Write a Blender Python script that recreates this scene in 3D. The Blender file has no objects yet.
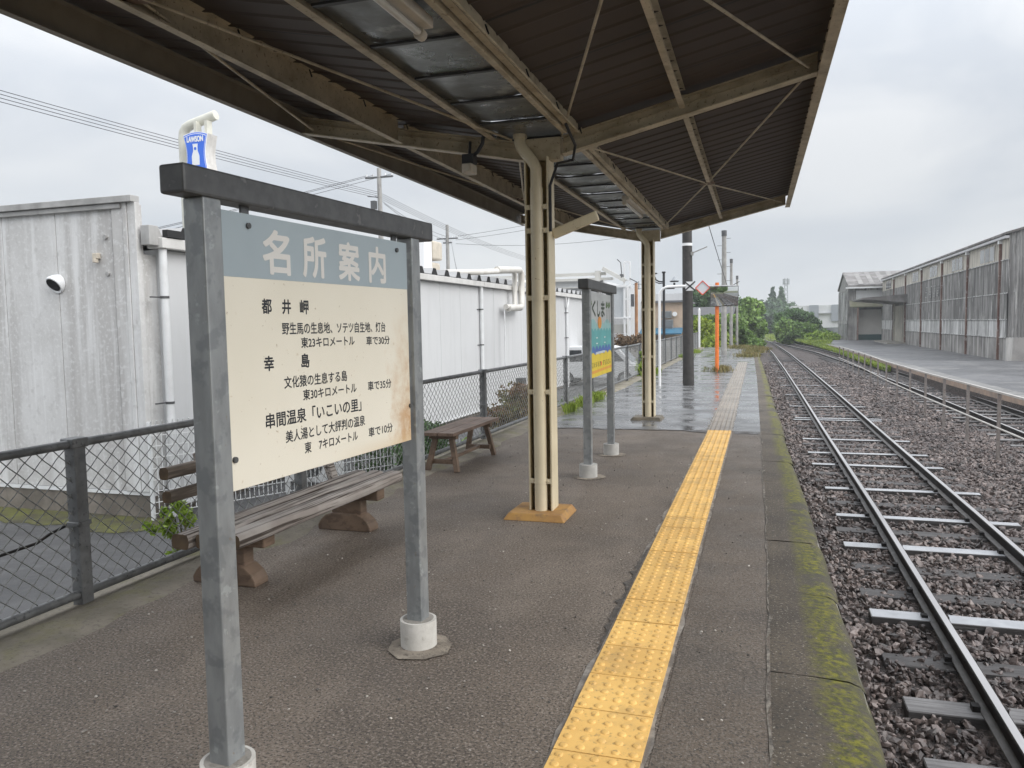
import bpy, bmesh, math, random
import numpy as np
from mathutils import Matrix, Vector

random.seed(7)
rng = np.random.default_rng(7)
S = bpy.context.scene
COL = S.collection
R = math.radians

# ---------------------------------------------------------------- camera
cd = bpy.data.cameras.new('camera')
cam = bpy.data.objects.new('camera', cd)
COL.objects.link(cam)
cd.sensor_width = 36.0
cd.lens = 785.0 / 1024.0 * 36.0
cd.clip_start = 0.05
cd.clip_end = 4000
_right = Vector((0.9508452, 0.3091458, -0.0179495)); _up = Vector((-0.005913, 0.0760789, 0.9970843)); _fwd = Vector((-0.30961, 0.9479667, -0.0741672))
cam.matrix_world = Matrix(((_right.x, _up.x, -_fwd.x, 0.0), (_right.y, _up.y, -_fwd.y, 0.0),
                           (_right.z, _up.z, -_fwd.z, 1.44), (0, 0, 0, 1)))
S.camera = cam

# ---------------------------------------------------------------- sky, sun, exposure
SUN_EL, SUN_AZ = 35.0, 103.0            # azimuth clockwise from +Y (track direction)
w = bpy.data.worlds.new('World'); S.world = w; w.use_nodes = True
nt = w.node_tree; nt.nodes.clear()
out = nt.nodes.new('ShaderNodeOutputWorld'); bg = nt.nodes.new('ShaderNodeBackground')
sky = nt.nodes.new('ShaderNodeTexSky'); sky.sky_type = 'NISHITA'; sky.sun_disc = False
sky.sun_elevation = R(SUN_EL); sky.sun_rotation = R(SUN_AZ)
tc = nt.nodes.new('ShaderNodeTexCoord')
mp = nt.nodes.new('ShaderNodeMapping'); mp.inputs['Scale'].default_value = (1.0, 1.0, 2.6)
n1 = nt.nodes.new('ShaderNodeTexNoise'); n1.inputs['Scale'].default_value = 2.9; n1.inputs['Detail'].default_value = 7; n1.inputs['Roughness'].default_value = 0.5
n1.inputs['Distortion'].default_value = 0.5
cr = nt.nodes.new('ShaderNodeValToRGB')
cr.color_ramp.elements[0].position = 0.36; cr.color_ramp.elements[0].color = (0.80, 0.845, 0.91, 1)
cr.color_ramp.elements[1].position = 0.62; cr.color_ramp.elements[1].color = (1.01, 1.03, 1.055, 1)
sx = nt.nodes.new('ShaderNodeSeparateXYZ')
# an overcast sky is about three times brighter overhead than at the horizon
mr = nt.nodes.new('ShaderNodeMapRange'); mr.interpolation_type = 'SMOOTHSTEP'; mr.inputs['From Min'].default_value = 0.12; mr.inputs['From Max'].default_value = 0.95
mr.inputs['To Min'].default_value = 5.3; mr.inputs['To Max'].default_value = 17.0
mul = nt.nodes.new('ShaderNodeVectorMath'); mul.operation = 'SCALE'
mx = nt.nodes.new('ShaderNodeMix'); mx.data_type = 'RGBA'; mx.inputs['Factor'].default_value = 0.93
nt.links.new(tc.outputs['Generated'], mp.inputs['Vector']); nt.links.new(mp.outputs[0], n1.inputs['Vector'])
nt.links.new(n1.outputs['Fac'], cr.inputs['Fac']); nt.links.new(tc.outputs['Generated'], sx.inputs[0])
nt.links.new(sx.outputs['Z'], mr.inputs['Value']); nt.links.new(cr.outputs['Color'], mul.inputs[0]); nt.links.new(mr.outputs[0], mul.inputs['Scale'])
nt.links.new(sky.outputs[0], mx.inputs[6]); nt.links.new(mul.outputs[0], mx.inputs[7])
nt.links.new(mx.outputs[2], bg.inputs['Color']); bg.inputs['Strength'].default_value = 0.1
nt.links.new(bg.outputs[0], out.inputs['Surface'])
sd = bpy.data.lights.new('sun', 'SUN'); sd.energy = 1.5; sd.angle = R(50); sd.color = (1.0, 0.97, 0.93)
sun = bpy.data.objects.new('sun', sd); COL.objects.link(sun)
_sdir = Vector((math.sin(R(SUN_AZ)) * math.cos(R(SUN_EL)), math.cos(R(SUN_AZ)) * math.cos(R(SUN_EL)), math.sin(R(SUN_EL))))
sun.rotation_euler = _sdir.to_track_quat('Z', 'Y').to_euler()
S.view_settings.view_transform = 'Standard'; S.view_settings.look = 'None'
S.view_settings.exposure = 0.6; S.view_settings.gamma = 1.0; S.view_settings.use_curve_mapping = False
S.cycles.max_bounces = 6; S.cycles.diffuse_bounces = 4; S.cycles.volume_bounces = 0
S.cycles.use_denoising = True

# ---------------------------------------------------------------- helpers
def mat(name, c1, c2=None, scale=4.0, rough=0.6, rough2=None, rscale=3.0, metal=0.0, bump=0.0, bscale=90.0, bdist=0.01,
        streak=None, spots=None, grain=None, stretch=(1, 1, 1), band=(0.38, 0.62), spec=0.5, leaf=False, island=0.0, patches=None, gb=True):
    """layers: c1/c2 by noise, vertical streaks, small spots, larger patches; all in object space"""
    m = bpy.data.materials.new(name); m.use_nodes = True
    t = m.node_tree; N = t.nodes; L = t.links
    b = N['Principled BSDF']
    b.inputs['Metallic'].default_value = metal; b.inputs['Roughness'].default_value = rough
    b.inputs['Specular IOR Level'].default_value = spec
    tcn = N.new('ShaderNodeTexCoord')
    def vec(sc):
        mpn = N.new('ShaderNodeMapping'); mpn.inputs['Scale'].default_value = sc
        L.new(tcn.outputs['Object'], mpn.inputs['Vector']); return mpn.outputs[0]
    def noise(v, s, d=6, r=0.55, dist=0.0):
        n = N.new('ShaderNodeTexNoise'); n.inputs['Scale'].default_value = s; n.inputs['Detail'].default_value = d
        n.inputs['Roughness'].default_value = r; n.inputs['Distortion'].default_value = dist
        L.new(v, n.inputs['Vector']); return n.outputs['Fac']
    def ramp(f, lo, hi):
        r = N.new('ShaderNodeMapRange'); r.inputs['From Min'].default_value = lo; r.inputs['From Max'].default_value = hi
        r.inputs['To Min'].default_value = 0; r.inputs['To Max'].default_value = 1; r.clamp = True
        L.new(f, r.inputs['Value']); return r.outputs[0]
    def mixc(f, a, c, amt=1.0):
        x = N.new('ShaderNodeMix'); x.data_type = 'RGBA'
        if f is None: x.inputs['Factor'].default_value = amt
        elif amt != 1.0:
            mm = N.new('ShaderNodeMath'); mm.operation = 'MULTIPLY'; mm.inputs[1].default_value = amt
            L.new(f, mm.inputs[0]); L.new(mm.outputs[0], x.inputs['Factor'])
        else: L.new(f, x.inputs['Factor'])
        for sock, v in ((x.inputs[6], a), (x.inputs[7], c)):
            if isinstance(v, tuple): sock.default_value = (v[0], v[1], v[2], 1)
            else: L.new(v, sock)
        return x.outputs[2]
    cur = c1
    if c2: cur = mixc(ramp(noise(vec(stretch), scale), *band), c1, c2)
    if grain:                                                        # (colour, mapping scale, amount)
        cur = mixc(ramp(noise(vec(grain[1]), 1.0, 4, 0.55, 0.3), 0.50, 0.60), cur, grain[0], grain[2])
    if patches:                                                      # (colour, scale, lo, hi, amount)
        cur = mixc(ramp(noise(vec((1, 1, 1)), patches[1], 5, 0.6), patches[2], patches[3]), cur, patches[0], patches[4])
    if streak:                                                       # list of (colour, scale, lo, hi, amount)
        for s in streak:
            cur = mixc(ramp(noise(vec((s[1], s[1], s[1] * 0.07)), 1.0, 6, 0.62, 0.3), s[2], s[3]), cur, s[0], s[4])
    if spots:                                                        # list of (colour, scale, lo, hi, amount)
        for s in spots:
            cur = mixc(ramp(noise(vec((1, 1, 1)), s[1], 3, 0.6), s[2], s[3]), cur, s[0], s[4])
    if island:
        g = N.new('ShaderNodeNewGeometry'); hs = N.new('ShaderNodeHueSaturation')
        r = N.new('ShaderNodeMapRange'); r.inputs['To Min'].default_value = 1 - island; r.inputs['To Max'].default_value = 1 + island
        L.new(g.outputs['Random Per Island'], r.inputs['Value']); L.new(r.outputs[0], hs.inputs['Value'])
        if isinstance(cur, tuple): hs.inputs['Color'].default_value = (*cur, 1)
        else: L.new(cur, hs.inputs['Color'])
        cur = hs.outputs[0]
    if isinstance(cur, tuple): b.inputs['Base Color'].default_value = (*cur, 1)
    else: L.new(cur, b.inputs['Base Color'])
    if rough2 is not None:
        r = N.new('ShaderNodeMapRange'); r.inputs['From Min'].default_value = 0.38; r.inputs['From Max'].default_value = 0.62
        r.inputs['To Min'].default_value = rough; r.inputs['To Max'].default_value = rough2
        L.new(noise(vec((1, 1, 1)), rscale, 4), r.inputs['Value']); L.new(r.outputs[0], b.inputs['Roughness'])
    if bump:
        bn = N.new('ShaderNodeBump'); bn.inputs['Strength'].default_value = bump; bn.inputs['Distance'].default_value = bdist
        L.new(noise(vec(grain[1]) if grain and gb else vec((1, 1, 1)), 1.0 if grain and gb else bscale, 4, 0.6), bn.inputs['Height']); L.new(bn.outputs[0], b.inputs['Normal'])
    if leaf:
        tr = N.new('ShaderNodeBsdfTranslucent'); ms = N.new('ShaderNodeMixShader'); ms.inputs[0].default_value = 0.3
        if not isinstance(cur, tuple): L.new(cur, tr.inputs['Color'])
        else: tr.inputs['Color'].default_value = (*cur, 1)
        L.new(b.outputs[0], ms.inputs[1]); L.new(tr.outputs[0], ms.inputs[2]); L.new(ms.outputs[0], N['Material Output'].inputs['Surface'])
    return m

class MB:
    """collects shapes, then links them as ONE mesh object"""
    def __init__(self): self.v = []; self.f = []; self.mi = []; self.sm = []
    def add(self, vs, fs, mi=0, smooth=False):
        o = len(self.v); self.v += [tuple(p) for p in vs]
        for f in fs: self.f.append(tuple(i + o for i in f)); self.mi.append(mi); self.sm.append(smooth)
    def box(self, a, b, mi=0):
        x0, y0, z0 = a; x1, y1, z1 = b
        vs = [(x0, y0, z0), (x1, y0, z0), (x1, y1, z0), (x0, y1, z0), (x0, y0, z1), (x1, y0, z1), (x1, y1, z1), (x0, y1, z1)]
        self.add(vs, [(0, 3, 2, 1), (4, 5, 6, 7), (0, 1, 5, 4), (1, 2, 6, 5), (2, 3, 7, 6), (3, 0, 4, 7)], mi); return self
    def bar(self, p, q, wd, ht, up=(0, 0, 1), mi=0):
        p = Vector(p); q = Vector(q); d = (q - p).normalized(); u = Vector(up)
        s = d.cross(u)
        if s.length < 1e-4: s = d.cross(Vector((0, 1, 0)))
        s.normalize(); u = s.cross(d).normalized()
        vs = [c + s * a * wd / 2 + u * e * ht / 2 for c in (p, q) for a, e in ((-1, -1), (1, -1), (1, 1), (-1, 1))]
        self.add(vs, [(0, 1, 2, 3), (7, 6, 5, 4), (0, 4, 5, 1), (1, 5, 6, 2), (2, 6, 7, 3), (3, 7, 4, 0)], mi); return self
    def tube(self, pts, r, n=10, mi=0, smooth=True, caps=True):
        pts = [Vector(p) for p in pts]; k = len(pts); rs = r if isinstance(r, (list, tuple)) else [r] * k
        T = [(pts[min(i + 1, k - 1)] - pts[max(i - 1, 0)]).normalized() for i in range(k)]
        u = T[0].orthogonal().normalized(); vs = []
        for i in range(k):
            u = (u - T[i] * u.dot(T[i])).normalized(); s = T[i].cross(u)
            for j in range(n):
                a = 2 * math.pi * j / n; vs.append(pts[i] + (u * math.cos(a) + s * math.sin(a)) * rs[i])
        fs = [(i * n + j, i * n + (j + 1) % n, (i + 1) * n + (j + 1) % n, (i + 1) * n + j) for i in range(k - 1) for j in range(n)]
        self.add(vs, fs, mi, smooth)
        if caps: self.add(vs, [tuple(range(n))[::-1], tuple((k - 1) * n + j for j in range(n))], mi)
        return self
    def prism(self, poly, axis, a, b, mi=0):
        """poly = 2D points; axis = extrusion axis; other two coordinates in cyclic order of the name"""
        def P(p, t): return {'x': (t, p[0], p[1]), 'y': (p[0], t, p[1]), 'z': (p[0], p[1], t)}[axis]
        n = len(poly); vs = [P(p, a) for p in poly] + [P(p, b) for p in poly]
        fs = [tuple(range(n)), tuple(range(2 * n - 1, n - 1, -1))] + [(i, n + i, n + (i + 1) % n, (i + 1) % n) for i in range(n)]
        self.add(vs, fs, mi); return self
    def sweep(self, prof, path, mi=0, mis=None, closed=True, smooth=False):
        """profile (side, z) swept along a path of (x, y, z) lying near the ground"""
        path = [Vector(p) for p in path]; k = len(path); n = len(prof); vs = []
        for i in range(k):
            d = (path[min(i + 1, k - 1)] - path[max(i - 1, 0)]); d.z = 0; d.normalize(); s = Vector((d.y, -d.x, 0))
            for a, z in prof: vs.append(path[i] + s * a + Vector((0, 0, z)))
        m = n if closed else n - 1
        for j in range(m):
            self.add([], [], 0)
        o = len(self.v); self.v += [tuple(p) for p in vs]
        for i in range(k - 1):
            for j in range(m):
                self.f.append((o + i * n + j, o + i * n + (j + 1) % n, o + (i + 1) * n + (j + 1) % n, o + (i + 1) * n + j)); self.mi.append(mis[j] if mis else mi); self.sm.append(smooth)
        if closed:
            self.f.append(tuple(o + j for j in range(n))[::-1]); self.mi.append(mi); self.sm.append(False)
            self.f.append(tuple(o + (k - 1) * n + j for j in range(n))); self.mi.append(mi); self.sm.append(False)
        return self
    def build(self, name, mats, parent=None, bev=0.0, seg=2, kind=None, recalc=True):
        me = bpy.data.meshes.new(name); me.from_pydata(self.v, [], self.f)
        mats = mats if isinstance(mats, (list, tuple)) else [mats]
        for m in mats: me.materials.append(m)
        me.polygons.foreach_set('material_index', self.mi); me.polygons.foreach_set('use_smooth', self.sm); me.update()
        if recalc:
            bm = bmesh.new(); bm.from_mesh(me); bmesh.ops.recalc_face_normals(bm, faces=bm.faces); bm.to_mesh(me); bm.free()
        return link(name, me, parent, bev, seg, kind)

def link(name, me, parent=None, bev=0.0, seg=2, kind=None):
    o = bpy.data.objects.new(name, me); COL.objects.link(o)
    if parent is not None:
        o.parent = parent
        r = parent; off = Vector(r.location)
        while r.parent is not None: r = r.parent; off = off + Vector(r.location)
        if parent.type == 'EMPTY': o.matrix_parent_inverse = Matrix.Translation(-Vector(parent.location))
    if bev:
        md = o.modifiers.new('bevel', 'BEVEL'); md.width = bev; md.segments = seg; md.limit_method = 'ANGLE'; md.angle_limit = R(40)
    if kind: o['kind'] = kind
    return o

def tag(o, label, cat, group=None):
    o['label'] = label; o['category'] = cat
    if group: o['group'] = group
    return o

def thing(name, label, cat, loc=(0, 0, 0), group=None):
    o = bpy.data.objects.new(name, None); COL.objects.link(o); o.location = loc; o.empty_display_size = 0.1
    return tag(o, label, cat, group)

def copy_tree(o, parent=None):
    c = o.copy(); COL.objects.link(c)
    if parent is not None: c.parent = parent
    for ch in list(o.children): copy_tree(ch, c)
    return c

def interp(tbl, y):
    return float(np.interp(y, [p[0] for p in tbl], [p[1] for p in tbl]))

def text_mesh(body, name, m, parent, origin, ax, up, u0, u1, v0, v1, depth=0.0012, fat=0.0, outn=None):
    """lettering laid on a plane: fills the box u0..u1 (along ax) by v0..v1 (along up)"""
    c = bpy.data.curves.new('lettering', 'FONT'); c.body = body; c.size = 1
    o = bpy.data.objects.new('lettering', c); COL.objects.link(o)
    dg = bpy.context.evaluated_depsgraph_get(); me = bpy.data.meshes.new_from_object(o.evaluated_get(dg))
    COL.objects.unlink(o); bpy.data.objects.remove(o); bpy.data.curves.remove(c)
    co = np.empty(len(me.vertices) * 3); me.vertices.foreach_get('co', co); co = co.reshape(-1, 3)
    lo = co.min(0); hi = co.max(0); O = np.array(origin); A = np.array(ax); U = np.array(up); W = np.array(outn)
    uu = u0 + (co[:, 0] - lo[0]) / (hi[0] - lo[0]) * (u1 - u0); vv = v0 + (co[:, 1] - lo[1]) / max(hi[1] - lo[1], 1e-6) * (v1 - v0)
    polys = [list(p.vertices) for p in me.polygons]; bpy.data.meshes.remove(me); vs = []; fs = []
    k = 8 if fat else 1                                             # a heavier weight: the same outline struck several times around a small ring
    for i in range(k):
        du, dv_ = (fat * math.cos(2 * math.pi * i / k), fat * math.sin(2 * math.pi * i / k)) if fat else (0, 0)
        pts = O + (uu + du)[:, None] * A + (vv + dv_)[:, None] * U + (depth + .00006 * i) * W
        fs += [tuple(q + len(vs) for q in p) for p in polys]; vs += [tuple(p) for p in pts]
    me = bpy.data.meshes.new(name); me.from_pydata(vs, [], fs); me.materials.append(m); me.update()
    return link(name, me, parent)

def leaves(centers, size, jit=0.4, elong=1.7):
    """numpy leaf quads (4 verts, folded a little) at the given centres"""
    n = len(centers); c = np.asarray(centers)
    a = rng.normal(size=(n, 3)); a /= np.linalg.norm(a, axis=1)[:, None]
    b = rng.normal(size=(n, 3)); b -= (b * a).sum(1)[:, None] * a; b /= np.linalg.norm(b, axis=1)[:, None]
    nn = np.cross(a, b)
    s = size * (1 + jit * rng.uniform(-1, 1, n))[:, None]
    p0 = c - a * s * elong / 2; p2 = c + a * s * elong / 2
    p1 = c + b * s / 2 + nn * s * 0.15; p3 = c - b * s / 2 + nn * s * 0.15
    v = np.stack([p0, p1, p2, p3], 1).reshape(-1, 3)
    f = np.arange(4 * n).reshape(n, 4)
    return v, f

def np_mesh(name, v, f, mats, parent=None, kind=None, smooth=False, mi=None):
    me = bpy.data.meshes.new(name); nv = len(v); nf, k = f.shape
    me.vertices.add(nv); me.vertices.foreach_set('co', np.ascontiguousarray(v, dtype=np.float32).ravel())
    me.loops.add(nf * k); me.loops.foreach_set('vertex_index', np.ascontiguousarray(f, dtype=np.int32).ravel())
    me.polygons.add(nf); me.polygons.foreach_set('loop_start', np.arange(0, nf * k, k, dtype=np.int32))
    for m in (mats if isinstance(mats, list) else [mats]): me.materials.append(m)
    if mi is not None: me.polygons.foreach_set('material_index', np.asarray(mi, dtype=np.int32))
    me.polygons.foreach_set('use_smooth', np.full(nf, smooth)); me.update(calc_edges=True); me.validate()
    return link(name, me, parent, kind=kind)

def blob_points(lobes, n, shell=0.55):
    """points through a set of ellipsoid lobes (cx,cy,cz,rx,ry,rz), denser near their surfaces, in clumps"""
    vol = np.array([l[3] * l[4] * l[5] for l in lobes]) ** (2 / 3); pr = vol / vol.sum(); out = []
    for l, p in zip(lobes, pr):
        k = max(int(n * p), 8); nc = max(k // 26, 4)
        d = rng.normal(size=(nc, 3)); d /= np.linalg.norm(d, axis=1)[:, None]
        rad = (shell + (1 - shell) * rng.uniform(0, 1, nc)) * rng.uniform(0.82, 1.12, nc)
        cc = d * rad[:, None]
        idx = rng.integers(0, nc, k)
        q = cc[idx] + rng.normal(size=(k, 3)) * 0.13
        out.append(np.array(l[:3]) + q * np.array(l[3:]))
    return np.concatenate(out)

def shrub(name, label, cat, base, lobes, n, leaf, m, wood, group=None, part='foliage', trunks=None, kind_trunk='stem'):
    t = thing(name, label, cat, base, group)
    v, f = leaves(blob_points(lobes, n), leaf)
    np_mesh(part, v, f, m, t)
    mb = MB()
    for a in (trunks or []): mb.tube(a[0], a[1], 6)
    if trunks: mb.build(kind_trunk, wood, t)
    return t

# ---------------------------------------------------------------- materials
asphalt = mat('platform_asphalt', (0.175, 0.139, 0.107), (0.138, 0.11, 0.085), scale=0.7, rough=0.75, rough2=0.62, bump=0.8, bscale=110, bdist=0.008,
              spots=[((0.29, 0.245, 0.205), 75, 0.52, 0.60, 0.75), ((0.045, 0.037, 0.031), 95, 0.52, 0.60, 0.95), ((0.55, 0.52, 0.48), 60, 0.68, 0.72, 0.85), ((0.05, 0.045, 0.04), 48, 0.68, 0.73, 0.8)],
              patches=((0.098, 0.079, 0.063), 1.1, 0.45, 0.6, 0.75), grain=((0.23, 0.19, 0.152), (2.6, .35, 1), .4), gb=False)
darkasphalt = mat('darkened_edge_asphalt', (0.135, 0.105, 0.079), (0.1, 0.078, 0.059), scale=1.2, rough=0.7, rough2=0.55, bump=0.8, bscale=110, bdist=0.008,
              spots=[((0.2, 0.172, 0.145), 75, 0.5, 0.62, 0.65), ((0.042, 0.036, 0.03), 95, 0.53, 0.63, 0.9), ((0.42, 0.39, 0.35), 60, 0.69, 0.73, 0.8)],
              patches=((0.075, 0.063, 0.052), 2.0, 0.48, 0.66, 0.6))  # darker, browner colour offsets the extra sky light on the edge lane
wetcon = mat('wet_concrete', (0.145, 0.145, 0.146), (0.085, 0.085, 0.087), scale=1.4, stretch=(.4, 1.6, 1), rough=0.07, rough2=0.42, rscale=1.9, bump=0.25, bscale=30, bdist=0.004,
             spots=[((0.13, 0.13, 0.135), 60, 0.52, 0.7, 0.5)], patches=((0.24, 0.24, 0.24), 2.6, 0.5, 0.66, 0.5))
concrete = mat('weathered_concrete', (0.34, 0.32, 0.29), (0.24, 0.225, 0.2), scale=3, rough=0.8, bump=0.5, bscale=70, bdist=0.006,
               spots=[((0.14, 0.13, 0.115), 40, 0.52, 0.68, 0.6), ((0.45, 0.43, 0.4), 90, 0.62, 0.7, 0.6)])
backedge = mat('mossy_concrete', (0.25, 0.222, 0.18), (0.15, 0.133, 0.1), scale=2.5, rough=0.85, bump=0.7, bscale=60, bdist=0.01,
               patches=((0.17, 0.16, 0.07), 3.5, 0.5, 0.66, 0.7), spots=[((0.1, 0.09, 0.075), 45, 0.54, 0.68, 0.6)])
parking = mat('parking_asphalt', (0.08, 0.08, 0.082), (0.056, 0.056, 0.058), scale=1.2, rough=0.45, rough2=0.65, bump=0.3, bscale=150, bdist=0.005,
              spots=[((0.16, 0.16, 0.16), 120, 0.62, 0.72, 0.6)])
yardm = mat('yard_asphalt', (0.115, 0.115, 0.12), (0.08, 0.08, 0.084), scale=0.5, rough=0.4, rough2=0.7, rscale=0.6, bump=0.2, bscale=60, bdist=0.005,
            patches=((0.2, 0.195, 0.19), 0.6, 0.52, 0.64, 0.6), spots=[((0.05, 0.05, 0.052), 5, 0.55, 0.68, 0.6)])
soil = mat('soil', (0.12, 0.1, 0.06), (0.07, 0.1, 0.035), scale=0.3, rough=0.9, bump=0.5, bscale=6, bdist=0.1)
brickm = mat('yard_edge_brick', (0.40, 0.29, 0.22), (0.27, 0.215, 0.18), scale=4, rough=0.85, bump=0.3, bscale=30)
yellow = mat('yellow_tile', (0.80, 0.50, 0.155), (0.70, 0.42, 0.125), scale=2.5, rough=0.6, bump=0.15, bscale=200, bdist=0.003,
             patches=((0.50, 0.32, 0.12), 6, 0.5, 0.68, 0.65), spots=[((0.3, 0.2, 0.085), 45, 0.58, 0.70, 0.65)], island=0.09)
greytile = mat('worn_tile', (0.27, 0.235, 0.195), (0.19, 0.166, 0.14), scale=2.5, rough=0.3, bump=0.15, bscale=100, bdist=0.003)
mortar = mat('mortar', (0.29, 0.265, 0.235), (0.15, 0.135, 0.12), scale=14, rough=0.9, bump=0.6, bscale=90, bdist=0.006)
cream = mat('cream_paint', (0.70, 0.615, 0.44), (0.62, 0.54, 0.38), scale=3, rough=0.45, bump=0.05, bscale=150,
            streak=[((0.42, 0.33, 0.2), 22, 0.56, 0.72, 0.4)], spots=[((0.22, 0.12, 0.05), 38, 0.66, 0.74, 0.7)])
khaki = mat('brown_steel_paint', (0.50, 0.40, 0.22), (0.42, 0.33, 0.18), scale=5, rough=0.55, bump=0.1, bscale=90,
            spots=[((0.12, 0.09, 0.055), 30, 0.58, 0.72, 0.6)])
beamm = mat('dirty_cream_steel', (0.56, 0.48, 0.34), (0.45, 0.38, 0.26), scale=4, rough=0.55, bump=0.08, bscale=90,
            spots=[((0.16, 0.11, 0.06), 45, 0.6, 0.7, 0.8)], patches=((0.25, 0.195, 0.115), 5, 0.46, 0.66, 0.7))
roofsheet = mat('brown_roof_sheet', (0.078, 0.06, 0.049), (0.066, 0.051, 0.042), scale=1.5, rough=0.6, bump=0.03, bscale=60, spec=0.25)
galv = mat('galvanised_steel', (0.325, 0.34, 0.345), (0.255, 0.267, 0.272), scale=18, rough=0.42, metal=0.35, bump=0.04, bscale=60,
           stretch=(1, 1, 0.35), patches=((0.43, 0.46, 0.47), 20, 0.61, 0.66, 0.6), spots=[((0.19, 0.205, 0.215), 13, 0.52, 0.6, 0.6), ((0.25, 0.16, 0.09), 30, 0.7, 0.76, 0.5)])
galvdark = mat('weathered_dark_steel', (0.115, 0.118, 0.12), (0.085, 0.087, 0.09), scale=18, rough=0.5, metal=0.2, bump=0.05, bscale=60,
               patches=((0.2, 0.2, 0.2), 18, 0.62, 0.68, 0.6))
traym = mat('tray_zinc', (0.24, 0.245, 0.24), (0.19, 0.195, 0.19), scale=2.2, rough=0.24, rough2=0.5, rscale=4, metal=0.75, bump=0.25, bscale=5, bdist=0.02,
            patches=((0.45, 0.44, 0.41), 5, 0.6, 0.68, 0.7))
fencem = mat('fence_steel', (0.19, 0.195, 0.198), (0.125, 0.128, 0.13), scale=12, rough=0.5, metal=0.3, spots=[((0.05, 0.05, 0.05), 40, 0.6, 0.68, 0.7)])
wirem = mat('wire', (0.27, 0.275, 0.27), (0.16, 0.16, 0.155), scale=30, rough=0.5, metal=0.3)
whitewire = mat('white_wire', (0.75, 0.76, 0.76), rough=0.4)
panelm = mat('cream_sign_panel', (0.83, 0.785, 0.67), (0.78, 0.735, 0.615), scale=1.6, rough=0.36,
             spots=[((0.36, 0.28, 0.17), 60, 0.69, 0.74, 0.7), ((0.5, 0.38, 0.22), 26, 0.68, 0.76, 0.5)])
def add_rust(m):
    N = m.node_tree.nodes; L = m.node_tree.links; b = N['Principled BSDF']; src = b.inputs['Base Color'].links[0].from_socket
    t = N.new('ShaderNodeTexCoord'); sp_ = N.new('ShaderNodeSeparateXYZ'); L.new(t.outputs['Object'], sp_.inputs[0])
    n = N.new('ShaderNodeTexNoise'); n.inputs['Scale'].default_value = 9; n.inputs['Detail'].default_value = 7; n.inputs['Roughness'].default_value = .7; L.new(t.outputs['Object'], n.inputs['Vector'])
    def mth(op, a, c):
        x = N.new('ShaderNodeMath'); x.operation = op
        for i, v in enumerate((a, c)):
            if isinstance(v, float): x.inputs[i].default_value = v
            else: L.new(v, x.inputs[i])
        return x.outputs[0]
    def rng_(f, a, c):
        r = N.new('ShaderNodeMapRange'); r.inputs['From Min'].default_value = a; r.inputs['From Max'].default_value = c; L.new(f, r.inputs['Value']); return r.outputs[0]
    edge = rng_(mth('ADD', sp_.outputs['Y'], mth('MULTIPLY', mth('SUBTRACT', n.outputs['Fac'], .5), .34)), 2.93, 3.13)
    low = rng_(sp_.outputs['Z'], 1.56, 1.02)
    f = mth('MULTIPLY', edge, low); f2 = mth('MULTIPLY', f, rng_(n.outputs['Fac'], .4, .6)); 
    cur = src
    for fac, col, k in ((f, (.62, .45, .25), .65), (f2, (.50, .25, .09), .75), (mth('MULTIPLY', rng_(sp_.outputs['Z'], 1.0, .95), rng_(sp_.outputs['Y'], 2.5, 3.1)), (.66, .46, .24), .6)):
        x = N.new('ShaderNodeMix'); x.data_type = 'RGBA'; L.new(mth('MULTIPLY', fac, k), x.inputs['Factor']); L.new(cur, x.inputs[6]); x.inputs[7].default_value = (*col, 1); cur = x.outputs[2]
    L.new(cur, b.inputs['Base Color'])
add_rust(panelm)
headm = mat('pale_blue_header', (0.38, 0.45, 0.485), (0.35, 0.415, 0.45), scale=3, rough=0.36)
titlem = mat('title_letters', (0.72, 0.705, 0.67), rough=0.45)
inkm = mat('ink', (0.018, 0.02, 0.026), rough=0.45)
rustm = mat('rust_stain', (0.72, 0.60, 0.42), (0.62, 0.42, 0.2), scale=5, rough=0.5)
greywood = mat('grey_weathered_wood', (0.40, 0.365, 0.335), (0.3, 0.265, 0.24), scale=4, rough=0.75, bump=0.9, bdist=0.012,
               grain=((0.06, 0.045, 0.035), (48, 1.0, 48), 1.0))
brownwood = mat('brown_wood', (0.185, 0.125, 0.085), (0.125, 0.086, 0.06), scale=5, rough=0.65, bump=0.4, bdist=0.006, grain=((0.05, 0.028, 0.018), (18, 5, 30), 0.4))
benchtop = mat('brown_plank', (0.24, 0.165, 0.125), (0.17, 0.115, 0.085), scale=4, rough=0.6, bump=0.4, bdist=0.005, grain=((0.09, 0.058, 0.04), (40, 2, 40), 0.6))
endwood = mat('cut_log_end', (0.12, 0.08, 0.045), (0.075, 0.05, 0.03), scale=20, rough=0.8)
whitewall = mat('white_siding', (0.61, 0.615, 0.62), (0.565, 0.57, 0.575), scale=0.6, rough=0.5, streak=[((0.47, 0.475, 0.47), 5, 0.54, 0.74, 0.5)])
greywall = mat('weathered_siding', (0.66, 0.655, 0.645), (0.56, 0.552, 0.54), scale=1.2, rough=0.55, bump=0.1, bscale=40,
               streak=[((0.42, 0.405, 0.39), 1.7, 0.46, 0.58, 0.7), ((0.78, 0.78, 0.775), 2.6, 0.50, 0.58, 0.7), ((0.34, 0.325, 0.31), 6, 0.58, 0.72, 0.4)],
               spots=[((0.74, 0.74, 0.735), 20, 0.52, 0.64, 0.5), ((0.42, 0.41, 0.395), 9, 0.56, 0.70, 0.4)])
trimgrey = mat('trim_grey', (0.42, 0.415, 0.405), (0.32, 0.315, 0.305), scale=5, rough=0.5, streak=[((0.2, 0.19, 0.18), 9, 0.55, 0.75, 0.5)])
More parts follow.
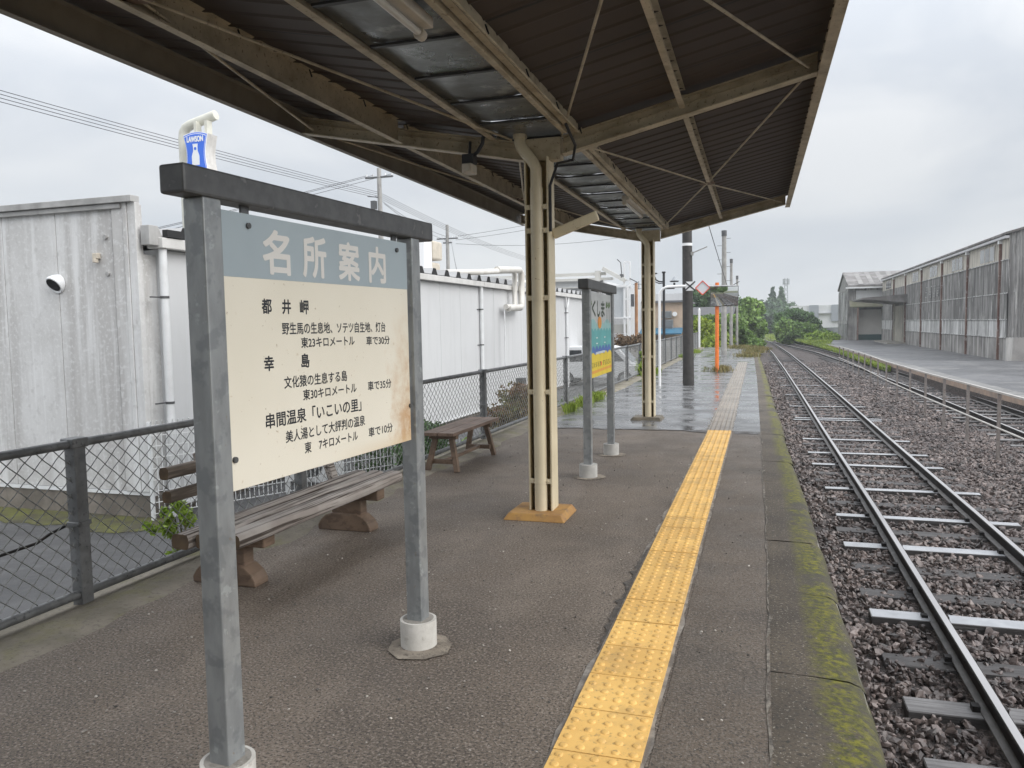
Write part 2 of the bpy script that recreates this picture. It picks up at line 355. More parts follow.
foundation = mat('foundation_concrete', (0.25, 0.22, 0.19), (0.15, 0.132, 0.112), scale=3, rough=0.85, bump=0.3, bscale=40,
                 streak=[((0.12, 0.105, 0.09), 6, 0.5, 0.7, 0.6)])
whitepipe = mat('white_pvc', (0.76, 0.77, 0.775), (0.68, 0.685, 0.685), scale=5, rough=0.35)
beigeplastic = mat('beige_plastic', (0.6, 0.54, 0.45), (0.52, 0.47, 0.39), scale=6, rough=0.5)
blackm = mat('black_rubber', (0.018, 0.018, 0.02), rough=0.5)
darkgap = mat('dark_opening', (0.02, 0.02, 0.021), rough=0.8)
polecon = mat('pole_concrete', (0.37, 0.36, 0.34), (0.28, 0.27, 0.255), scale=4, rough=0.8, streak=[((0.2, 0.19, 0.18), 14, 0.5, 0.7, 0.5)])
darkpole = mat('tarred_pole', (0.05, 0.046, 0.043), (0.032, 0.03, 0.029), scale=8, rough=0.65, spots=[((0.14, 0.13, 0.12), 22, 0.64, 0.72, 0.5)])
orange = mat('orange_paint', (0.82, 0.20, 0.035), (0.7, 0.17, 0.03), scale=10, rough=0.45)
redm = mat('red_paint', (0.75, 0.07, 0.03), rough=0.45)
whitem = mat('white_paint', (0.8, 0.8, 0.8), rough=0.45)
mirrorm = mat('mirror', (0.75, 0.77, 0.77), rough=0.02, metal=1.0)
stone = mat('ballast_stone', (0.15, 0.12, 0.109), (0.075, 0.059, 0.055), scale=1.1, rough=0.4, bump=0.3, bscale=70, bdist=0.008, island=0.8)
bedm = mat('ballast_bed', (0.028, 0.022, 0.02), (0.105, 0.083, 0.076), scale=26, rough=0.8, bump=1.0, bscale=34, bdist=0.06,
           spots=[((0.26, 0.212, 0.195), 30, 0.54, 0.64, 0.8), ((0.02, 0.016, 0.015), 24, 0.52, 0.64, 0.75)])  # dark tones colour in the shadowed gaps between stones
railside = mat('rail_side', (0.012, 0.011, 0.011), (0.025, 0.02, 0.018), scale=8, rough=0.6, spec=0.25)
railtop = mat('rail_head_steel', (0.50, 0.49, 0.49), (0.42, 0.41, 0.41), scale=4, rough=0.4, metal=0.6, stretch=(1, .1, 1))
railfoot = mat('rail_foot', (0.16, 0.15, 0.145), (0.10, 0.092, 0.087), scale=10, rough=0.5)
sleepdark = mat('creosote_sleeper', (0.06, 0.055, 0.054), (0.04, 0.036, 0.035), scale=5, rough=0.6, bump=0.6, bdist=0.01, grain=((0.1, 0.095, 0.095), (2, 45, 45), 0.6))
sleepgrey = mat('grey_sleeper', (0.2, 0.195, 0.195), (0.14, 0.135, 0.135), scale=5, rough=0.6, bump=0.6, bdist=0.01, grain=((0.07, 0.065, 0.065), (2, 45, 45), 0.6))
sleepsheen = mat('wet_sheen_sleeper', (0.42, 0.43, 0.45), (0.33, 0.34, 0.36), scale=6, rough=0.2, bump=0.1, bscale=60)  # wet sky reflection painted as a pale colour; the wood itself is dark
slate = mat('corrugated_slate', (0.235, 0.23, 0.222), (0.155, 0.151, 0.147), scale=0.9, rough=0.75,
            streak=[((0.42, 0.41, 0.395), 2.6, 0.49, 0.6, 0.6), ((0.085, 0.082, 0.08), 3.2, 0.48, 0.6, 0.8), ((0.62, 0.61, 0.59), 6, 0.57, 0.66, 0.75), ((0.06, 0.058, 0.056), 7, 0.57, 0.66, 0.7)], patches=((0.13, 0.125, 0.12), 0.8, 0.5, 0.62, 0.6))
slatepale = mat('pale_corrugated_sheet', (0.48, 0.48, 0.472), (0.36, 0.36, 0.352), scale=1.2, rough=0.7,
                streak=[((0.7, 0.7, 0.69), 4, 0.48, 0.6, 0.8), ((0.12, 0.118, 0.115), 4.5, 0.5, 0.6, 0.85)])
slatebase = mat('stained_concrete_base', (0.31, 0.295, 0.28), (0.18, 0.172, 0.165), scale=1.0, rough=0.85, bump=0.3, bscale=15,
                streak=[((0.58, 0.57, 0.55), 1.6, 0.49, 0.6, 0.6), ((0.09, 0.085, 0.08), 3, 0.49, 0.62, 0.8)])
board = mat('cream_board', (0.56, 0.525, 0.455), (0.46, 0.43, 0.375), scale=1.2, rough=0.75, streak=[((0.17, 0.155, 0.135), 5, 0.47, 0.62, 0.75)])
rustpipe = mat('rusty_pipe', (0.10, 0.04, 0.028), (0.22, 0.15, 0.125), scale=2.5, rough=0.7, stretch=(1, 1, 0.4), spots=[((0.33, 0.3, 0.28), 5, 0.58, 0.66, 0.8)])
glass = mat('dull_window_glass', (0.2, 0.212, 0.22), (0.12, 0.13, 0.137), scale=0.8, rough=0.15)
roofslate = mat('slate_roof', (0.165, 0.152, 0.145), (0.115, 0.108, 0.103), scale=1.2, rough=0.7, patches=((0.3, 0.29, 0.285), 0.9, 0.5, 0.62, 0.6))
roofpale = mat('pale_roof_sheet', (0.42, 0.42, 0.42), (0.33, 0.33, 0.33), scale=0.8, rough=0.6)
tealm = mat('teal_panel', (0.035, 0.085, 0.085), rough=0.5)
bluem = mat('sign_blue', (0.035, 0.15, 0.72), (0.04, 0.165, 0.74), scale=3, rough=0.35)
signwhite = mat('sign_white', (0.82, 0.83, 0.84), rough=0.35)
signside = mat('sign_side', (0.62, 0.60, 0.57), (0.52, 0.5, 0.47), scale=3, rough=0.5, streak=[((0.35, 0.33, 0.3), 6, 0.5, 0.7, 0.4)])
bark = mat('bark', (0.075, 0.055, 0.04), (0.045, 0.035, 0.025), scale=8, rough=0.9)
leaf_bright = mat('leaf_bright', (0.34, 0.45, 0.07), (0.22, 0.34, 0.05), scale=1.2, rough=0.5, leaf=True, island=0.45)
leaf_mid = mat('leaf_mid', (0.24, 0.36, 0.09), (0.13, 0.22, 0.055), scale=0.8, rough=0.5, leaf=True, island=0.5)
leaf_dark = mat('leaf_dark', (0.13, 0.22, 0.08), (0.07, 0.13, 0.05), scale=0.35, rough=0.55, leaf=True, island=0.45)
leaf_hill = mat('leaf_hill', (0.14, 0.215, 0.10), (0.075, 0.13, 0.07), scale=0.18, rough=0.6, leaf=True, island=0.4)
leaf_yellow = mat('leaf_yellow_green', (0.30, 0.37, 0.03), (0.19, 0.27, 0.03), scale=0.9, rough=0.5, leaf=True, island=0.4)
leaf_red = mat('leaf_reddish', (0.17, 0.085, 0.04), (0.13, 0.14, 0.035), scale=2.5, rough=0.5, leaf=True, island=0.5)
leaf_dry = mat('dry_twigs', (0.22, 0.15, 0.09), (0.14, 0.095, 0.06), scale=3, rough=0.8, island=0.4)
grassm = mat('grass_blades', (0.28, 0.36, 0.05), (0.17, 0.24, 0.04), scale=0.6, rough=0.5, leaf=True, island=0.4)
grassdry = mat('dry_grass', (0.24, 0.19, 0.08), (0.15, 0.15, 0.05), scale=1.5, rough=0.6, leaf=True, island=0.4)

# ================================================================= SETTING
EDGE = [(-12, 0.422), (2.7, 0.40), (3.8, 0.385), (5, 0.355), (6.2, 0.333), (9.2, 0.245), (20, 0.02), (33, -0.27), (46, -0.55)]
KERB = [(-12, 0.034), (2.5, 0.016), (6, -0.008), (10.5, -0.08), (20, -0.24), (33, -0.52), (46, -0.80)]
STRIPL = [(-12, -0.66), (2.4, -0.685), (3.4, -0.691), (6, -0.715), (10.3, -0.745), (28, -0.975), (46, -1.25)]
RAIL1 = [(-14, 1.29), (4.5, 1.289), (9.9, 1.231), (17, 1.106), (25.6, 0.98), (38.8, 0.752), (56.6, 0.383), (80, -0.348), (100, -1.4), (125, -3.2)]
RAIL2 = [(-14, 4.9), (8, 4.85), (17.4, 4.714), (21.4, 4.64), (26.4, 4.532), (30.6, 4.39), (45, 3.95), (60, 3.2), (80, 1.35), (100, -0.6), (125, -3.0)]
YARD = [(-14, 6.6), (10, 6.25), (21.5, 5.83), (23, 5.72), (28.4, 5.45), (36, 5.3), (40, 5.12), (60, 4.69), (72, 4.2), (84, 4.0)]
FENCE = [(-12, -3.48), (3.4, -3.455), (9.3, -3.43), (12.4, -3.40), (16, -3.35), (24, -3.36), (46, -3.7)]

def ribbon(xl, xr, ys, zl, zr, nx=1):
    """sheet between two edge tables"""
    mb = MB(); k = nx + 1; vs = []
    for y in ys:
        a, b = interp(xl, y), interp(xr, y)
        for i in range(k): t = i / nx; vs.append((a + (b - a) * t, y, zl + (zr - zl) * t))
    fs = [(j * k + i, j * k + i + 1, (j + 1) * k + i + 1, (j + 1) * k + i) for j in range(len(ys) - 1) for i in range(nx)]
    mb.add(vs, fs); return mb

YS = [-12, -6, 0, 2.4, 3.4, 4.5, 6, 8, 10.3, 12.4, 16, 20, 24, 28, 33, 38, 42, 46]
# ground: one big sheet
g = MB(); g.add([(-325, -125, -1.15), (325, -125, -1.15), (325, 325, -1.15), (-325, 325, -1.15)], [(0, 1, 2, 3)]); g.build('ground', soil, kind='structure')
# left: station forecourt / parking
g = MB(); g.add([(-70, -40, -0.9), (-3.75, -40, -0.9), (-3.75, 60, -0.9), (-70, 60, -0.9)], [(0, 1, 2, 3)]); g.build('parking_lot', parking, kind='structure')
g = MB(); r6 = random.Random(3); xs_ = list(np.arange(-17, -6.9, .25)); vs = []
for x in xs_: vs += [(x, 7.2 + r6.uniform(-.12, .1), -.894), (x, 7.81, -.88)]
g.add(vs, [(2 * i, 2 * i + 2, 2 * i + 3, 2 * i + 1) for i in range(len(xs_) - 1)]); g.build('moss_strip', mat('wall_foot_moss', (.105, .108, .026), (.06, .055, .035), scale=4, rough=.9, bump=.6, bscale=50, bdist=.01), kind='structure')
# platform body: asphalt top + wall down to ballast
WET0 = 10.62
pa = MB()
FI = [(y, x + 0.24) for y, x in FENCE]
vs = []; ys = [y for y in YS if y < WET0] + [WET0]
top = ribbon(FI, [(a_, b_ + .006) for a_, b_ in KERB], ys, 0.0, 0.0, 6)
top.build('platform', asphalt, kind='structure')
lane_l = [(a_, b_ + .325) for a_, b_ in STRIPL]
lane = ribbon(lane_l, [(a_, b_ + .008) for a_, b_ in KERB], ys, 0.003, 0.003, 3); lane.build('edge_lane', darkasphalt, kind='structure')
jt = MB(); yy = list(np.arange(-3, WET0, 0.08)); vs = []
rj = random.Random(12); wob = 0
for y in yy:
    wob = wob * .8 + rj.uniform(-.006, .006); k = interp(KERB, y) + wob; wd_ = rj.uniform(.0, .016) * (1 if rj.random() < .6 else .1); vs += [(k - .003, y, .0075), (k + wd_, y, .0085)]
jt.add(vs, [(2 * i, 2 * i + 1, 2 * i + 3, 2 * i + 2) for i in range(len(yy) - 1)]); jt.build('edge_joint', mat('joint_grit', (.25, .225, .19), (.08, .07, .06), scale=30, rough=.9, bump=.6, bscale=120), kind='structure')
body = MB(); FB = [(y, x - 0.12) for y, x in FENCE]; ED = [(y, x - 0.02) for y, x in EDGE]
vs = []
for y in YS:
    a, b = interp(FB, y), interp(ED, y); vs += [(a, y, -1.1), (a, y, -0.04), (b, y, -0.04), (b, y, -1.1)]
fs = [(4 * i + j, 4 * i + (j + 1) % 4, 4 * i + 4 + (j + 1) % 4, 4 * i + 4 + j) for i in range(len(YS) - 1) for j in range(4)]
fs += [(0, 1, 2, 3), tuple(4 * (len(YS) - 1) + j for j in range(4))]
body.add(vs, fs); body.build('platform_wall', concrete, kind='structure')
# strip of mossy concrete under the fence
be = MB(); yy = list(np.arange(-12, 46.01, 0.22)); k = 6; vs = []
for y in yy:
    a, b = interp(FENCE, y) - 0.10, interp(FENCE, y) + 0.345 + (random.uniform(-0.05, 0.05) if y < WET0 else 0)
    for i in range(k): t = i / (k - 1); vs.append((a + (b - a) * t, y, (-0.002 if i == k - 1 else 0.004) + 0.02 * math.sin(math.pi * min(1, (1 - t) * 1.1)) * random.uniform(.5, 1)))
be.add(vs, [(j * k + i, j * k + i + 1, (j + 1) * k + i + 1, (j + 1) * k + i) for j in range(len(yy) - 1) for i in range(k - 1)], 0, True)
be.build('platform_back_edge', backedge, kind='structure')
# wet slabs at the open end: rows of slabs, each with its own tiny tilt so that water and sky play over them
wp = MB(); y = WET0; r2 = random.Random(3)
while y < 45.5:
    dy = r2.choice([1.15, 1.3, 1.5]); y1 = min(y + dy, 46)
    a0, a1 = interp(FI, y), interp(FI, y1); e0, e1 = interp(KERB, y), interp(KERB, y1)
    for s in range(1):
        t0, t1 = 0, 1
        x00, x10 = a0 + (e0 - a0) * t0, a0 + (e0 - a0) * t1; x01, x11 = a1 + (e1 - a1) * t0, a1 + (e1 - a1) * t1
        z = [0.006 + r2.uniform(-0.003, 0.004) for _ in range(4)]; gp = 0.003
        wp.add([(x00 + gp, y + gp, z[0]), (x10 - gp, y + gp, z[1]), (x11 - gp, y1 - gp, z[2]), (x01 + gp, y1 - gp, z[3])], [(0, 1, 2, 3)])
    y = y1
wp.build('wet_paving', wetcon, kind='structure')
wb = ribbon(FI, KERB, [WET0] + [y for y in YS if y > WET0], -0.008, -0.008, 1); wb.build('wet_paving_joints', mat('joint_dirt', (0.07, 0.068, 0.066), rough=0.5), kind='structure')

# rain blown in under the end of the roof: a ragged damp fringe on the asphalt
df = MB(); rd = random.Random(21); vs = []; o_ = .12; x0_, x1_ = interp(FI, WET0), interp(KERB, WET0) - .01
for i in range(61):
    o_ = min(max(o_ + rd.uniform(-.05, .05), .03), .34); x = x0_ + (x1_ - x0_) * i / 60; vs += [(x, WET0 - o_, .0068), (x, WET0 + .01, .0068)]
df.add(vs, [(2 * i, 2 * i + 2, 2 * i + 3, 2 * i + 1) for i in range(60) if not (interp(STRIPL, WET0) - .03 < vs[2 * i][0] < interp(STRIPL, WET0) + .33)])
df.build('damp_fringe', mat('wet_asphalt', (.062, .052, .044), (.045, .038, .033), scale=3, rough=.25, rough2=.6, rscale=5, bump=.5, bscale=110, bdist=.006), kind='structure')
# mossy edge stones: each stone its own slight tilt, worn rounded nose
mossm = bpy.data.materials.new('mossy_edge'); mossm.use_nodes = True
def edge_material(m):
    N = m.node_tree.nodes; L = m.node_tree.links; b = N['Principled BSDF']
    uv = N.new('ShaderNodeUVMap'); uv.uv_map = 'UVMap'; sp = N.new('ShaderNodeSeparateXYZ'); L.new(uv.outputs[0], sp.inputs[0])
    tcn = N.new('ShaderNodeTexCoord')
    def noise(s, d=6, r=.6):
        n = N.new('ShaderNodeTexNoise'); n.inputs['Scale'].default_value = s; n.inputs['Detail'].default_value = d; n.inputs['Roughness'].default_value = r
        L.new(tcn.outputs['Object'], n.inputs['Vector']); return n.outputs['Fac']
    def mr_(f, a, b_, c=0, d=1):
        r = N.new('ShaderNodeMapRange'); r.inputs['From Min'].default_value = a; r.inputs['From Max'].default_value = b_
        r.inputs['To Min'].default_value = c; r.inputs['To Max'].default_value = d; L.new(f, r.inputs['Value']); return r.outputs[0]
    def math_(op, a, c):
        x = N.new('ShaderNodeMath'); x.operation = op
        for i, v in enumerate((a, c)):
            if isinstance(v, float): x.inputs[i].default_value = v
            else: L.new(v, x.inputs[i])
        return x.outputs[0]
    def mix(f, a, c):
        x = N.new('ShaderNodeMix'); x.data_type = 'RGBA'; L.new(f, x.inputs['Factor'])
        for s_, v in ((x.inputs[6], a), (x.inputs[7], c)):
            if isinstance(v, tuple): s_.default_value = (*v, 1)
            else: L.new(v, s_)
        return x.outputs[2]
    base = mix(mr_(noise(1.6), .38, .64), (0.10, 0.079, 0.056), (0.052, 0.041, 0.03))
    base = mix(mr_(noise(85, 3), .6, .68), base, (0.3, 0.27, 0.23))
    base = mix(mr_(noise(60, 3), .52, .66), base, (0.035, 0.031, 0.026))
    # dark wet band along the outer part where moss and dirt grow
    band = mr_(sp.outputs['X'], .42, .66)
    dk = math_('MULTIPLY', band, mr_(noise(3.3), .36, .6))
    base = mix(dk, base, (0.05, 0.046, 0.03))
    mo = math_('MULTIPLY', mr_(sp.outputs['X'], .40, .62), mr_(sp.outputs['X'], 1.05, .80))
    mo = math_('MULTIPLY', mo, mr_(noise(1.9, 5, .65), .425, .50))
    mo = math_('MULTIPLY', mo, mr_(noise(28, 5, .75), .38, .54))
    mcol = mix(mr_(noise(30), .4, .62), (0.165, 0.155, 0.009), (0.045, 0.048, 0.010))
    base = mix(mo, base, mcol)
    L.new(base, b.inputs['Base Color']); b.inputs['Roughness'].default_value = .75
    bn = N.new('ShaderNodeBump'); bn.inputs['Strength'].default_value = .7; bn.inputs['Distance'].default_value = .008
    L.new(noise(70, 5, .7), bn.inputs['Height']); L.new(bn.outputs[0], b.inputs['Normal'])
edge_material(mossm)
me = bpy.data.meshes.new('platform_edge'); bm = bmesh.new(); uvl = bm.loops.layers.uv.new('UVMap')
y = -12.0; r2 = random.Random(5)
while y < 46:
    ln = 0.9 if y > 10 else 1.02
    y1 = min(y + ln, 46); tz = r2.uniform(-0.006, 0.006); tx = r2.uniform(-0.012, 0.012)
    prof = [(0, 0.0), (0.3, 0.0), (0.6, -0.002), (0.82, -0.008), (0.93, -0.025), (0.985, -0.055), (1.0, -0.1), (1.0, -0.5), (0.97, -1.1)]
    nseg = 5; rows = []
    for s in range(nseg + 1):
        q = s / nseg; yv = y + 0.004 + (y1 - y - 0.008) * q
        k0, e0 = interp(KERB, yv), interp(EDGE, yv) + tx
        row = []
        for t, z in prof:
            row.append(bm.verts.new((k0 - .004 + (e0 - k0 + .004) * t + (r2.uniform(-.006, .006) if 0.8 < t else 0), yv, 0.003 + tz * .5 + z + r2.uniform(-.002, .002))))
        rows.append(row)
    for s in range(nseg):
        for i in range(len(prof) - 1):
            f = bm.faces.new((rows[s][i], rows[s][i + 1], rows[s + 1][i + 1], rows[s + 1][i])); f.smooth = True
            for lp, uu in zip(f.loops, (prof[i][0], prof[i + 1][0], prof[i + 1][0], prof[i][0])): lp[uvl].uv = (uu if i < 6 else 0.97, 0)
    y = y1
bmesh.ops.recalc_face_normals(bm, faces=bm.faces); bm.to_mesh(me); bm.free(); me.materials.append(mossm)
link('platform_edge', me, kind='structure')

# tactile paving: mortar bed, tiles 0.3 m, truncated domes
tb = MB(); yy = list(np.arange(-3, 29.01, 0.14)); vs = []
for y in yy:
    a = interp(STRIPL, y); vs += [(a - 0.014 - (random.uniform(0, .02) if random.random() < .6 else -.006), y, 0.0035 if y < WET0 else 0.0105), (a + 0.302 + 0.008 + (random.uniform(0, .016) if random.random() < .6 else 0), y, 0.0035 if y < WET0 else 0.0105)]
tb.add(vs, [(2 * i, 2 * i + 1, 2 * i + 3, 2 * i + 2) for i in range(len(yy) - 1)]); tb.build('tactile_mortar', mortar, kind='structure')
tl = MB(); y = -3.0 + 0.028
dome = [(0.0165, 0.0), (0.0145, 0.0032), (0.009, 0.005)]
while y < 28.7:
    y1 = y + 0.302; a0, a1 = interp(STRIPL, y), interp(STRIPL, y1); mi = 0 if y < WET0 - 0.1 else 1
    zt = 0.013 + random.uniform(-0.0015, 0.0015) + (0.004 if mi else 0); gp = 0.003 + random.uniform(0, .001)
    tl.add([(a0 + gp, y + gp, zt), (a0 + 0.302 - gp, y + gp, zt), (a1 + 0.302 - gp, y1 - gp, zt), (a1 + gp, y1 - gp, zt),
            (a0 + gp, y + gp, 0), (a0 + 0.302 - gp, y + gp, 0), (a1 + 0.302 - gp, y1 - gp, 0), (a1 + gp, y1 - gp, 0)],
           [(0, 1, 2, 3), (0, 4, 5, 1), (1, 5, 6, 2), (2, 6, 7, 3), (3, 7, 4, 0)], mi)
    if y > 1.5:
        n = 8 if y < 8 else 5
        for i in range(5):
            for j in range(5):
                cx = a0 + 0.031 + i * 0.06; cy = y + 0.031 + j * 0.06; vs = []
                for rr, hh in dome: vs += [(cx + rr * math.cos(2 * math.pi * q / n), cy + rr * math.sin(2 * math.pi * q / n), zt + hh) for q in range(n)]
                fs = [(l * n + q, l * n + (q + 1) % n, (l + 1) * n + (q + 1) % n, (l + 1) * n + q) for l in range(2) for q in range(n)] + [tuple(range(2 * n, 3 * n))]
                tl.add(vs, fs, mi, True)
    y = y1
tl.build('tactile_paving', [yellow, greytile], kind='structure', recalc=False)

# ballast bed and stones
bedL = [(y, x - 0.05) for y, x in EDGE] + [(60, -1.4), (80, -3.4), (125, -7)]
bb = MB(); ys = list(np.arange(-14, 125, 0.6)); nx = 26; vs = []
for y in ys:
    a = interp(bedL, y) if y < 46 else min(interp(RAIL1, y) - 1.0, -0.5); b = interp(YARD, y) + 0.02 if y < 84 else max(interp(RAIL2, y) + 2.2, interp(RAIL1, y) + 3)
    for i in range(nx + 1): t = i / nx; vs.append((a + (b - a) * t, y, -0.985 + rng.uniform(-.012, .012)))
bb.add(vs, [(j * (nx + 1) + i, j * (nx + 1) + i + 1, (j + 1) * (nx + 1) + i + 1, (j + 1) * (nx + 1) + i) for j in range(len(ys) - 1) for i in range(nx)], 0, True)
bb.build('track_bed', bedm, kind='structure', recalc=False)

SLEEP_W = [6.76, 8.14 + 0.72, 10.19, 11.84, 13.78, 15.0, 16.7, 19.95, 20.3, 23.1, 26.6, 30.5, 34.5, 38.8, 41.0, 45.0, 50.0]
SLEEP_D = [2.3, 3.02, 3.74, 5.95, 7.40, 8.14, 9.57, 11.0, 12.5, 13.1, 14.4, 15.7, 16.2, 17.5, 18.2, 18.9, 21.1, 21.8, 22.5, 23.9, 24.6, 25.4, 26.0, 27.4, 28.2, 29.0, 29.8, 31.3, 32.2, 33.3, 35.6, 36.6, 37.7, 40.0, 42.5, 44, 47, 49, 52, 54]
SLEEP_G = [4.478, 5.22]
icos = bmesh.new(); bmesh.ops.create_icosphere(icos, subdivisions=1, radius=1); ico_v = np.array([v.co[:] for v in icos.verts]); ico_f = np.array([[v.index for v in f.verts] for f in icos.faces]); icos.free()
def stones(n, y0, y1, x0f, x1f, size, zc):
    y = rng.uniform(y0, y1, n); x = np.array([x0f(v) for v in y]) + rng.uniform(0, 1, n) * np.array([x1f(v) - x0f(v) for v in y])
    s = size * rng.uniform(0.55, 1.35, n); z = zc + rng.uniform(-0.014, 0.026, n) - s * 0.2
    keep = np.ones(n, bool)
    for tbl in (RAIL1, RAIL2):
        l = np.interp(y, [p[0] for p in tbl], [p[1] for p in tbl])
        for off in (0, 1.067): keep &= np.abs(x - l - off) > 0.085
    l = np.interp(y, [p[0] for p in RAIL1], [p[1] for p in RAIL1]); on = (x > l - 0.52) & (x < l + 1.55)
    for sy in SLEEP_W: keep &= ~(on & (np.abs(y - sy) < 0.12))
    for sy in SLEEP_G: keep &= ~((x > l - 0.5) & (x < l - 0.05) & (np.abs(y - sy) < 0.12))
    for sy in SLEEP_D: keep &= ~(on & (np.abs(y - sy) < 0.12) & (rng.uniform(0, 1, n) < 0.45))
    x, y, z, s = x[keep], y[keep], z[keep], s[keep]; m = len(x)
    shape = rng.uniform(0.5, 1.35, (m, 1, 3)); shape[:, :, 2] *= 0.62
    v = ico_v[None] * shape * (1 + rng.uniform(-0.36, 0.30, (m, len(ico_v), 1)))
    # random rotations
    q = rng.normal(size=(m, 4)); q /= np.linalg.norm(q, axis=1)[:, None]; w_, i, j, k = q.T
    Rm = np.stack([1 - 2 * (j * j + k * k), 2 * (i * j - k * w_), 2 * (i * k + j * w_), 2 * (i * j + k * w_), 1 - 2 * (i * i + k * k), 2 * (j * k - i * w_),
                   2 * (i * k - j * w_), 2 * (j * k + i * w_), 1 - 2 * (i * i + j * j)], 1).reshape(m, 3, 3)
    v = np.einsum('mij,mnj->mni', Rm, v) * (s[:, None, None] * 0.5) + np.stack([x, y, z], 1)[:, None, :]
    f = ico_f[None] + (np.arange(m) * len(ico_v))[:, None, None]
    return v.reshape(-1, 3), f.reshape(-1, 3)
sets = [stones(21000, 2.2, 9.0, lambda y: interp(EDGE, y) + 0.01, lambda y: min(4.6, 0.65 * y + 1.2), 0.056, -0.965),
        stones(27000, 9.0, 20.0, lambda y: interp(EDGE, y) + 0.01, lambda y: min(interp(YARD, y), 0.5 * y + 1.4), 0.065, -0.965),
        stones(16000, 20.0, 48.0, lambda y: interp(EDGE, min(y, 46)) + 0.01, lambda y: interp(YARD, y), 0.095, -0.965)]
V = []; Fc = []; o = 0
for v, f in sets: V.append(v); Fc.append(f + o); o += len(v)
np_mesh('ballast_stones', np.concatenate(V), np.concatenate(Fc), stone, kind='stuff')

# grit and small chips lying on the asphalt
n = 900; y = rng.uniform(2.0, 10.4, n) ** 1.0; x = rng.uniform(-3.0, -0.02, n); sz = rng.uniform(.003, .0075, n)
keep = ~((x > -.72) & (x < -.30)); x, y, sz = x[keep], y[keep], sz[keep]; n = len(x)
v = ico_v[None] * (sz[:, None, None] * rng.uniform(.6, 1.3, (n, 12, 1))) * np.array([1, 1, .6]) + np.stack([x, y, np.full(n, .005)], 1)[:, None, :]
np_mesh('grit', v.reshape(-1, 3), (ico_f[None] + (np.arange(n) * 12)[:, None, None]).reshape(-1, 3), mat('grit_stone', (.4, .37, .33), (.1, .09, .08), scale=9, rough=.8, island=.6), kind='stuff')
# tar smears beside the tactile tiles
tr_ = MB(); rt = random.Random(8); yy = list(np.arange(3.3, 5.0, .05)); vs = []
for y in yy: a = interp(STRIPL, y) - .012; vs += [(a - rt.uniform(.0, .05) * math.sin(math.pi * (y - 3.3) / 1.7) - .004, y, .0046), (a + .004, y, .0046)]
tr_.add(vs, [(2 * i, 2 * i + 1, 2 * i + 3, 2 * i + 2) for i in range(len(yy) - 1)]); tr_.build('tar_smear', mat('tar', (.045, .04, .036), (.1, .085, .072), scale=25, rough=.6, bump=.5, bscale=90), kind='structure')

# goods yard
yy = [-14, 0, 10, 18, 21.5, 23, 28.4, 36, 40, 50, 60, 72, 84]
yd = MB(); vs = []
for y in yy: e = interp(YARD, y); vs += [(e, y, -1.1), (e, y, -0.69), (e, y, -0.5), (e + 0.45, y, -0.495), (e + 0.453, y, -0.5), (60, y, -0.5)]
k = 6
yd.add(vs, [(k * i + j, k * i + j + 1, k * i + k + 1 + j, k * i + k + j) for i in range(len(yy) - 1) for j in (3, 4)], 0)
yd.add(vs, [(k * i + 1, k * i + 2, k * i + k + 2, k * i + k + 1) for i in range(len(yy) - 1)], 1)
yd.add(vs, [(k * i, k * i + 1, k * i + k + 1, k * i + k) for i in range(len(yy) - 1)], 2)
yd.add(vs, [(k * i + 2, k * i + 3, k * i + k + 3, k * i + k + 2) for i in range(len(yy) - 1)], 3)
yd.build('goods_yard', [yardm, brickm, bedm, mat('yard_kerb', (.19, .186, .18), (.12, .117, .114), scale=1.5, rough=.6, spots=[((.33, .32, .31), 8, .55, .66, .6)])], kind='structure', recalc=False)

# ================================================================= RAILWAY
def rail(mb, tbl, off, y0=-14, y1=118):
    path = [(interp(tbl, y) + off, y, 0) for y in list(np.arange(y0, 60, 1.5)) + list(np.arange(60, y1, 3))]
    prof = [(-0.052, -0.93), (0.052, -0.93), (0.052, -0.92), (0.010, -0.905), (0.008, -0.838), (0.030, -0.828), (0.030, -0.806), (0.022, -0.8), (-0.022, -0.8), (-0.030, -0.806), (-0.030, -0.828), (-0.008, -0.838), (-0.010, -0.905), (-0.052, -0.92)]
    mis = [0, 2, 2, 0, 0, 0, 0, 1, 0, 0, 0, 0, 2, 2]
    mb.sweep(prof, path, 0, mis); return mb
def track(label, tbl, sleepers):
    t = thing('railway_track', label, 'railway track', (interp(tbl, 3) + 0.5, 3, -0.95), 'railway tracks beside the platform')
    for off in (0.0, 1.067): rail(MB(), tbl, off).build('rail', [railside, railtop, railfoot], t, recalc=False)
    for y, m, wd, ln, zt in sleepers:
        c = interp(tbl, y) + 0.5335 + random.uniform(-.03, .03); dy = random.uniform(-.02, .02)
        s_ = MB().bar((c - ln / 2, y - dy, zt - 0.06), (c + ln / 2, y + dy, zt - 0.06), wd, 0.12)
        s_.mi[-4:] = [1, 1, 1, 1]
        top_ = max(range(6), key=lambda q: sum(s_.v[i][2] for i in s_.f[q])); s_.mi = [0 if q == top_ else 1 for q in range(6)]  # only the top face takes the given colour, including the painted wet sheen
        so = s_.build('sleeper', [m, sleepdark], t, 0.006, 1)
        if y < 14.5 and tbl is RAIL1:
            for off in (0, 1.067):
                for sd_ in (-0.075, 0.075): x = interp(tbl, y) + off + sd_; MB().box((x - .022, y - .03, -.93), (x + .022, y + .03, -.895)).build('rail_clip', railside, so)
    return t
sl = []
for y in SLEEP_W: sl.append((y, sleepsheen, 0.19 if y < 10 else 0.15, 1.95, -0.916 if y < 7 else -0.93))
for y in SLEEP_D: sl.append((y, sleepdark, 0.2, 2.0, -0.952))
for y in SLEEP_G: sl.append((y, sleepgrey, 0.2, 2.0, -0.93))
